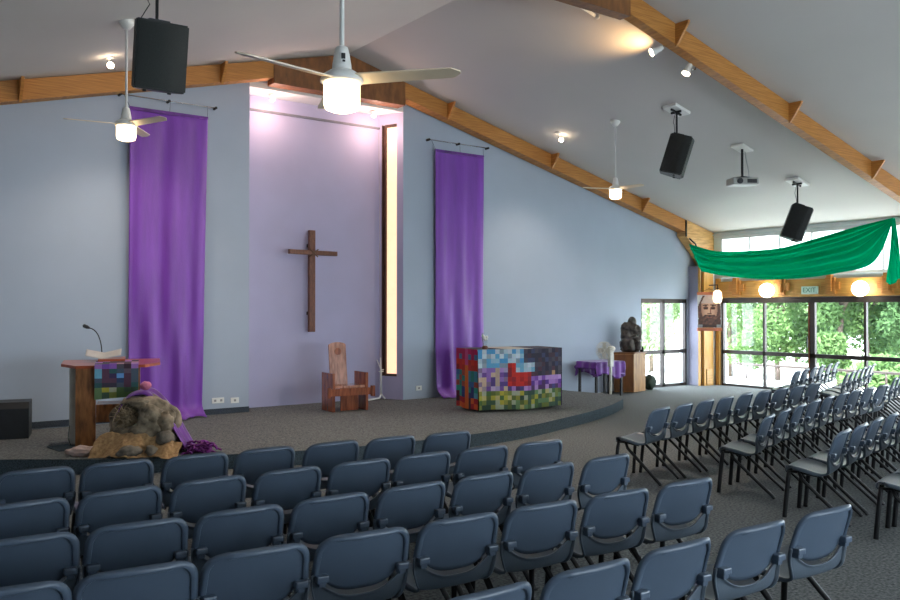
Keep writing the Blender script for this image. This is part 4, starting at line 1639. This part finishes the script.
def build_chair():
    o = thing('stacking_chair', 'blue-grey plastic stacking chair', 'chair')
    HW = .243

    def zt_(x):
        ax = abs(x)
        z = .79 - .010 * (ax / HW) ** 2
        r_ = .075
        if ax > HW - r_:
            k = (ax - (HW - r_)) / r_
            z -= r_ * (1 - math.sqrt(max(0, 1 - k * k)))
        return z

    def zb_(x):
        k = min(1, abs(x) / .205)
        return .505 + .085 * k ** 3.2
    us = [math.sin((i / 24 - .5) * PI) for i in range(25)]

    b = MB()

    def back(u, v):
        x = us[round(u * 24)] * HW
        z0, z1 = zb_(x), zt_(x)
        z = z0 + (z1 - z0) * v
        # sides lean a little inwards towards the top
        return (x * (1 - .04 * (z - .6) / .2), y_back(x, z), z)
    V = b.grid(back, 24, 12)
    # rearward flange round top and sides
    rim = [V[j][0].co.copy() for j in range(0, 13)] + [V[12][i].co.copy() for i in range(1, 24)] + [V[j][24].co.copy() for j in range(12, -1, -1)]
    cen = Vector((0, -.26, .64))
    A_, B_, D_, E_ = [], [], [], []
    for p in rim:
        out = (p - cen)
        out.y = 0
        out.normalize()
        if p.z > .70 or abs(p.x) < .19:
            out = Vector((out.x * .6, 0, 1)).normalized() if abs(p.x) < .16 else out
        A_.append(b._v(p))
        B_.append(b._v(p + out * .010 + Vector((0, -.008, 0))))
        D_.append(b._v(p - out * .020 + Vector((0, -.028, 0))))
        E_.append(b._v(p - out * .028 + Vector((0, -.010, 0))))
    for i in range(len(rim) - 1):
        for P_, Q_ in ((A_, B_), (B_, D_), (D_, E_)):
            f = b.face([P_[i], P_[i + 1], Q_[i + 1], Q_[i]])
            f.smooth = P_ is A_
    bmesh.ops.remove_doubles(b.bm, verts=b.bm.verts[:], dist=1e-5)
    b.build('backrest', M_CHAIR, o, thick=.007)

    # seat shell, running up behind the slot
    path = [(.185, .392, .185), (.193, .415, .20), (.182, .437, .21), (.14, .448, .22), (.05, .440, .228), (-.03, .425, .226),
            (-.12, .405, .205), (-.185, .415, .205), (-.210, .455, .225), (-.220, .53, .243), (-.240, .60, .248)]

    def pp_(t):
        f_ = min(len(path) - 1 - 1e-6, t * (len(path) - 1))
        i = int(f_)
        k = f_ - i
        g_ = lambda q: Vector(path[max(0, min(len(path) - 1, q))])
        p0, p1, p2, p3 = g_(i - 1), g_(i), g_(i + 1), g_(i + 2)
        return .5 * (2 * p1 + (p2 - p0) * k + (2 * p0 - 5 * p1 + 4 * p2 - p3) * k * k + (3 * p1 - 3 * p2 + p3 - p0) * k ** 3)
    b = MB()

    def seat(u, v):
        uu = us[round(u * 24)]
        tend = .835 + .165 * min(1, abs(uu)) ** 3.0
        t = v * tend
        y, z, hw = pp_(t)
        x = uu * hw
        # corner rounding at the front, bucket at the back
        if t < .35:
            y -= .03 * uu ** 4
        k = max(0, (t - .5) / .5)
        y += .55 * x * x * k
        z += .02 * uu ** 4 * (1 - k) * (t > .15)
        return (x, y, z)
    V = b.grid(seat, 24, 34)
    # turned-down side skirt
    for side in (0, 24):
        s = -1 if side == 0 else 1
        P_ = [V[j][side].co.copy() for j in range(7, 35)]
        A_ = [b._v(p) for p in P_]
        B_, D_ = [], []
        for j, p in enumerate(P_):
            k = min(1, max(0, (j - 12) / 6))          # side hem below, rear flange above
            e = min(1, (j + .15) / 5)
            B_.append(b._v(p + Vector((s * .006, -.004 * k, -.010 * (1 - k))) * e))
            D_.append(b._v(p + Vector((s * .008, -.024 * k, -.032 * (1 - k) - .004 * k)) * e))
        for i in range(len(P_) - 1):
            for X_, Y_ in ((A_, B_), (B_, D_)):
                f = b.face([X_[i], X_[i + 1], Y_[i + 1], Y_[i]])
                if f:
                    f.smooth = True
    # lip along the lower edge of the slot
    P_ = [V[34][i].co.copy() for i in range(25)]
    A_ = [b._v(p) for p in P_]
    D_ = [b._v(p + Vector((0, -.016, .004))) for p in P_]
    for i in range(24):
        f = b.face([A_[i], A_[i + 1], D_[i + 1], D_[i]])
        f.smooth = True
    bmesh.ops.remove_doubles(b.bm, verts=b.bm.verts[:], dist=1e-5)
    b.build('seat', M_SEAT, o, thick=.007)
    for s in (-1, 1):
        b = MB().box(s * .208 - .030, s * .208 + .030, -.262, -.215, .570, .604, .008)
        b.box(s * .208 - .018, s * .208 + .018, -.250, -.205, .548, .578, .005)
        b.build('linking_lug', M_CHAIR, o)
    b = MB()
    for s in (-1, 1):
        b.tube([(s * .19, .15, .405), (s * .19, .05, .410), (s * .18, -.10, .390)], .012, 8)
    b.tube([(-.195, .14, .41), (.195, .14, .41)], .010, 8).tube([(-.185, -.03, .405), (.185, -.03, .405)], .010, 8)
    b.build('seat_frame', M_LEG, o)
    for s in (-1, 1):
        b = MB().tube([(s * .195, .13, .412), (s * .205, .138, .35), (s * .220, .165, .02), (s * .220, .166, 0)], [.018, .020, .020, .021], 10, flat=.75)
        b.build('leg', M_LEG, o)
        b = MB().tube([(s * .195, .05, .412), (s * .205, .02, .35), (s * .222, -.355, .02), (s * .222, -.37, 0)], [.018, .020, .020, .021], 10, flat=.75)
        b.build('leg', M_LEG, o)
    return o


proto = build_chair()
first = [True]


def place_chair(x, y, rz, label, group):
    """x, y: the middle of the top edge of the back"""
    o = proto if first[0] else copy_tree(proto)
    first[0] = False
    off = Matrix.Rotation(rz, 3, 'Z') @ Vector((0, .298, 0))
    o.location = (x + off.x, y + off.y, 0)
    o.rotation_euler = (0, 0, rz)
    o['label'] = label
    o['group'] = group


ORD = ['first', 'second', 'third', 'fourth', 'fifth', 'sixth', 'seventh', 'eighth', 'ninth', 'tenth']
ROWN = ['front', 'second', 'third', 'fourth', 'nearest']
rc = random.Random(5)


# x, y of the middle of each back's top edge and the heading of the row there
ROWS = [
    ('blue-grey plastic chair, %s from left in the left block row nearest the stage', 'left block chairs, row nearest the stage',
     [(1.05, 6.04, -4.5), (1.55, 6.0, -4.7), (2.07, 5.95, -5.0), (2.58, 5.91, -5.2), (3.11, 5.86, -5.4), (3.63, 5.81, -5.7), (4.17, 5.75, -5.9)]),
    ('blue-grey plastic chair, %s from left in the second left block row', 'left block chairs, second row',
     [(0.82, 5.05, 1.8), (1.33, 5.06, 0.7), (1.85, 5.06, -0.4), (2.37, 5.05, -1.4), (2.89, 5.03, -2.4), (3.41, 5.01, -3.5), (3.94, 4.97, -4.5), (4.48, 4.92, -5.5)]),
    ('blue-grey plastic chair, %s from left in the third left block row', 'left block chairs, third row',
     [(0.69, 4.27, -4.1), (1.19, 4.23, -3.5), (1.7, 4.2, -2.9), (2.22, 4.18, -2.3), (2.75, 4.16, -1.8), (3.3, 4.15, -1.3), (3.85, 4.14, -0.8), (4.42, 4.13, -0.3)]),
    ('blue-grey plastic chair, %s from left in the fourth left block row', 'left block chairs, fourth row',
     [(0.5, 3.54, -5.1), (0.98, 3.49, -4.9), (1.47, 3.45, -4.7), (1.98, 3.41, -4.5), (2.51, 3.37, -4.3), (3.05, 3.33, -4.2), (3.61, 3.29, -4.0), (4.18, 3.25, -3.9)]),
    ('blue-grey plastic chair, %s from left in the row nearest the camera', 'left block chairs, row nearest the camera',
     [(1.98, 2.43, -1.0), (2.51, 2.41, -1.4), (3.05, 2.4, -1.8), (3.61, 2.38, -2.2), (4.19, 2.35, -2.6)]),
    ('blue-grey plastic chair, %s from the aisle in the right block front row', 'right block chairs, front row',
     [(7.09, 5.84, 10.9), (7.61, 5.93, 10.4), (8.13, 6.03, 10.0), (8.65, 6.12, 9.6), (9.18, 6.21, 9.2), (9.7, 6.29, 8.8), (10.23, 6.37, 8.4), (10.76, 6.44, 8.0), (11.3, 6.52, 7.6)]),
    ('blue-grey plastic chair, %s from the aisle in the right block second row', 'right block chairs, second row',
     [(7.49, 4.81, 17.5), (8.07, 4.99, 16.4), (8.64, 5.15, 15.3), (9.2, 5.3, 14.0), (9.74, 5.43, 12.8), (10.27, 5.54, 11.4), (10.78, 5.64, 9.9), (11.28, 5.72, 8.4), (11.77, 5.78, 6.7)]),
    ('blue-grey plastic chair, %s from the aisle in the right block third row', 'right block chairs, third row',
     [(7.08, 3.82, 11.7), (7.6, 3.93, 11.7), (8.11, 4.04, 11.7), (8.63, 4.14, 11.7), (9.15, 4.24, 11.7), (9.67, 4.34, 11.7), (10.19, 4.44, 11.7), (10.71, 4.54, 11.7)]),
    ('blue-grey plastic chair, %s from the aisle in the right block nearest row', 'right block chairs, nearest row',
     [(7.02, 2.98, 12.0), (7.54, 3.09, 12.0), (8.06, 3.2, 12.0), (8.58, 3.31, 12.0), (9.1, 3.42, 12.0)]),
    ('dark blue-grey chair, %s from left in the far short row by the windows', 'far right chairs, row furthest from camera',
     [(13.31, 7.99, 16.4), (13.87, 8.16, 16.4), (14.43, 8.32, 16.4), (14.99, 8.49, 16.4), (15.55, 8.65, 16.4), (16.11, 8.82, 16.4)]),
    ('dark blue-grey chair, %s from left in the far second row by the windows', 'far right chairs, second row',
     [(13.47, 7.2, 18.5), (14.0, 7.38, 18.5), (14.53, 7.56, 18.5), (15.05, 7.73, 18.5), (15.58, 7.91, 18.5), (16.11, 8.09, 18.5)]),
    ('dark blue-grey chair, %s from left in the far third row at the right edge', 'far right chairs, third row',
     [(13.16, 6.28, 18.5), (13.7, 6.46, 18.5), (14.24, 6.64, 18.5), (14.78, 6.82, 18.5), (15.32, 7.0, 18.5)]),
]
for li, (fmt, grp, spots) in enumerate(ROWS):
    left = grp.startswith('left')
    for k, (x, y, a) in enumerate(spots):
        a += (4, 2, 0, -1.5, -1.5)[li] if left else 4
        place_chair(x + (-.012 + .062 * min(1, k / 4) if left else .025), y - (0 if left else .01), math.radians(a + rc.uniform(-1, 1)), fmt % ORD[k], grp)
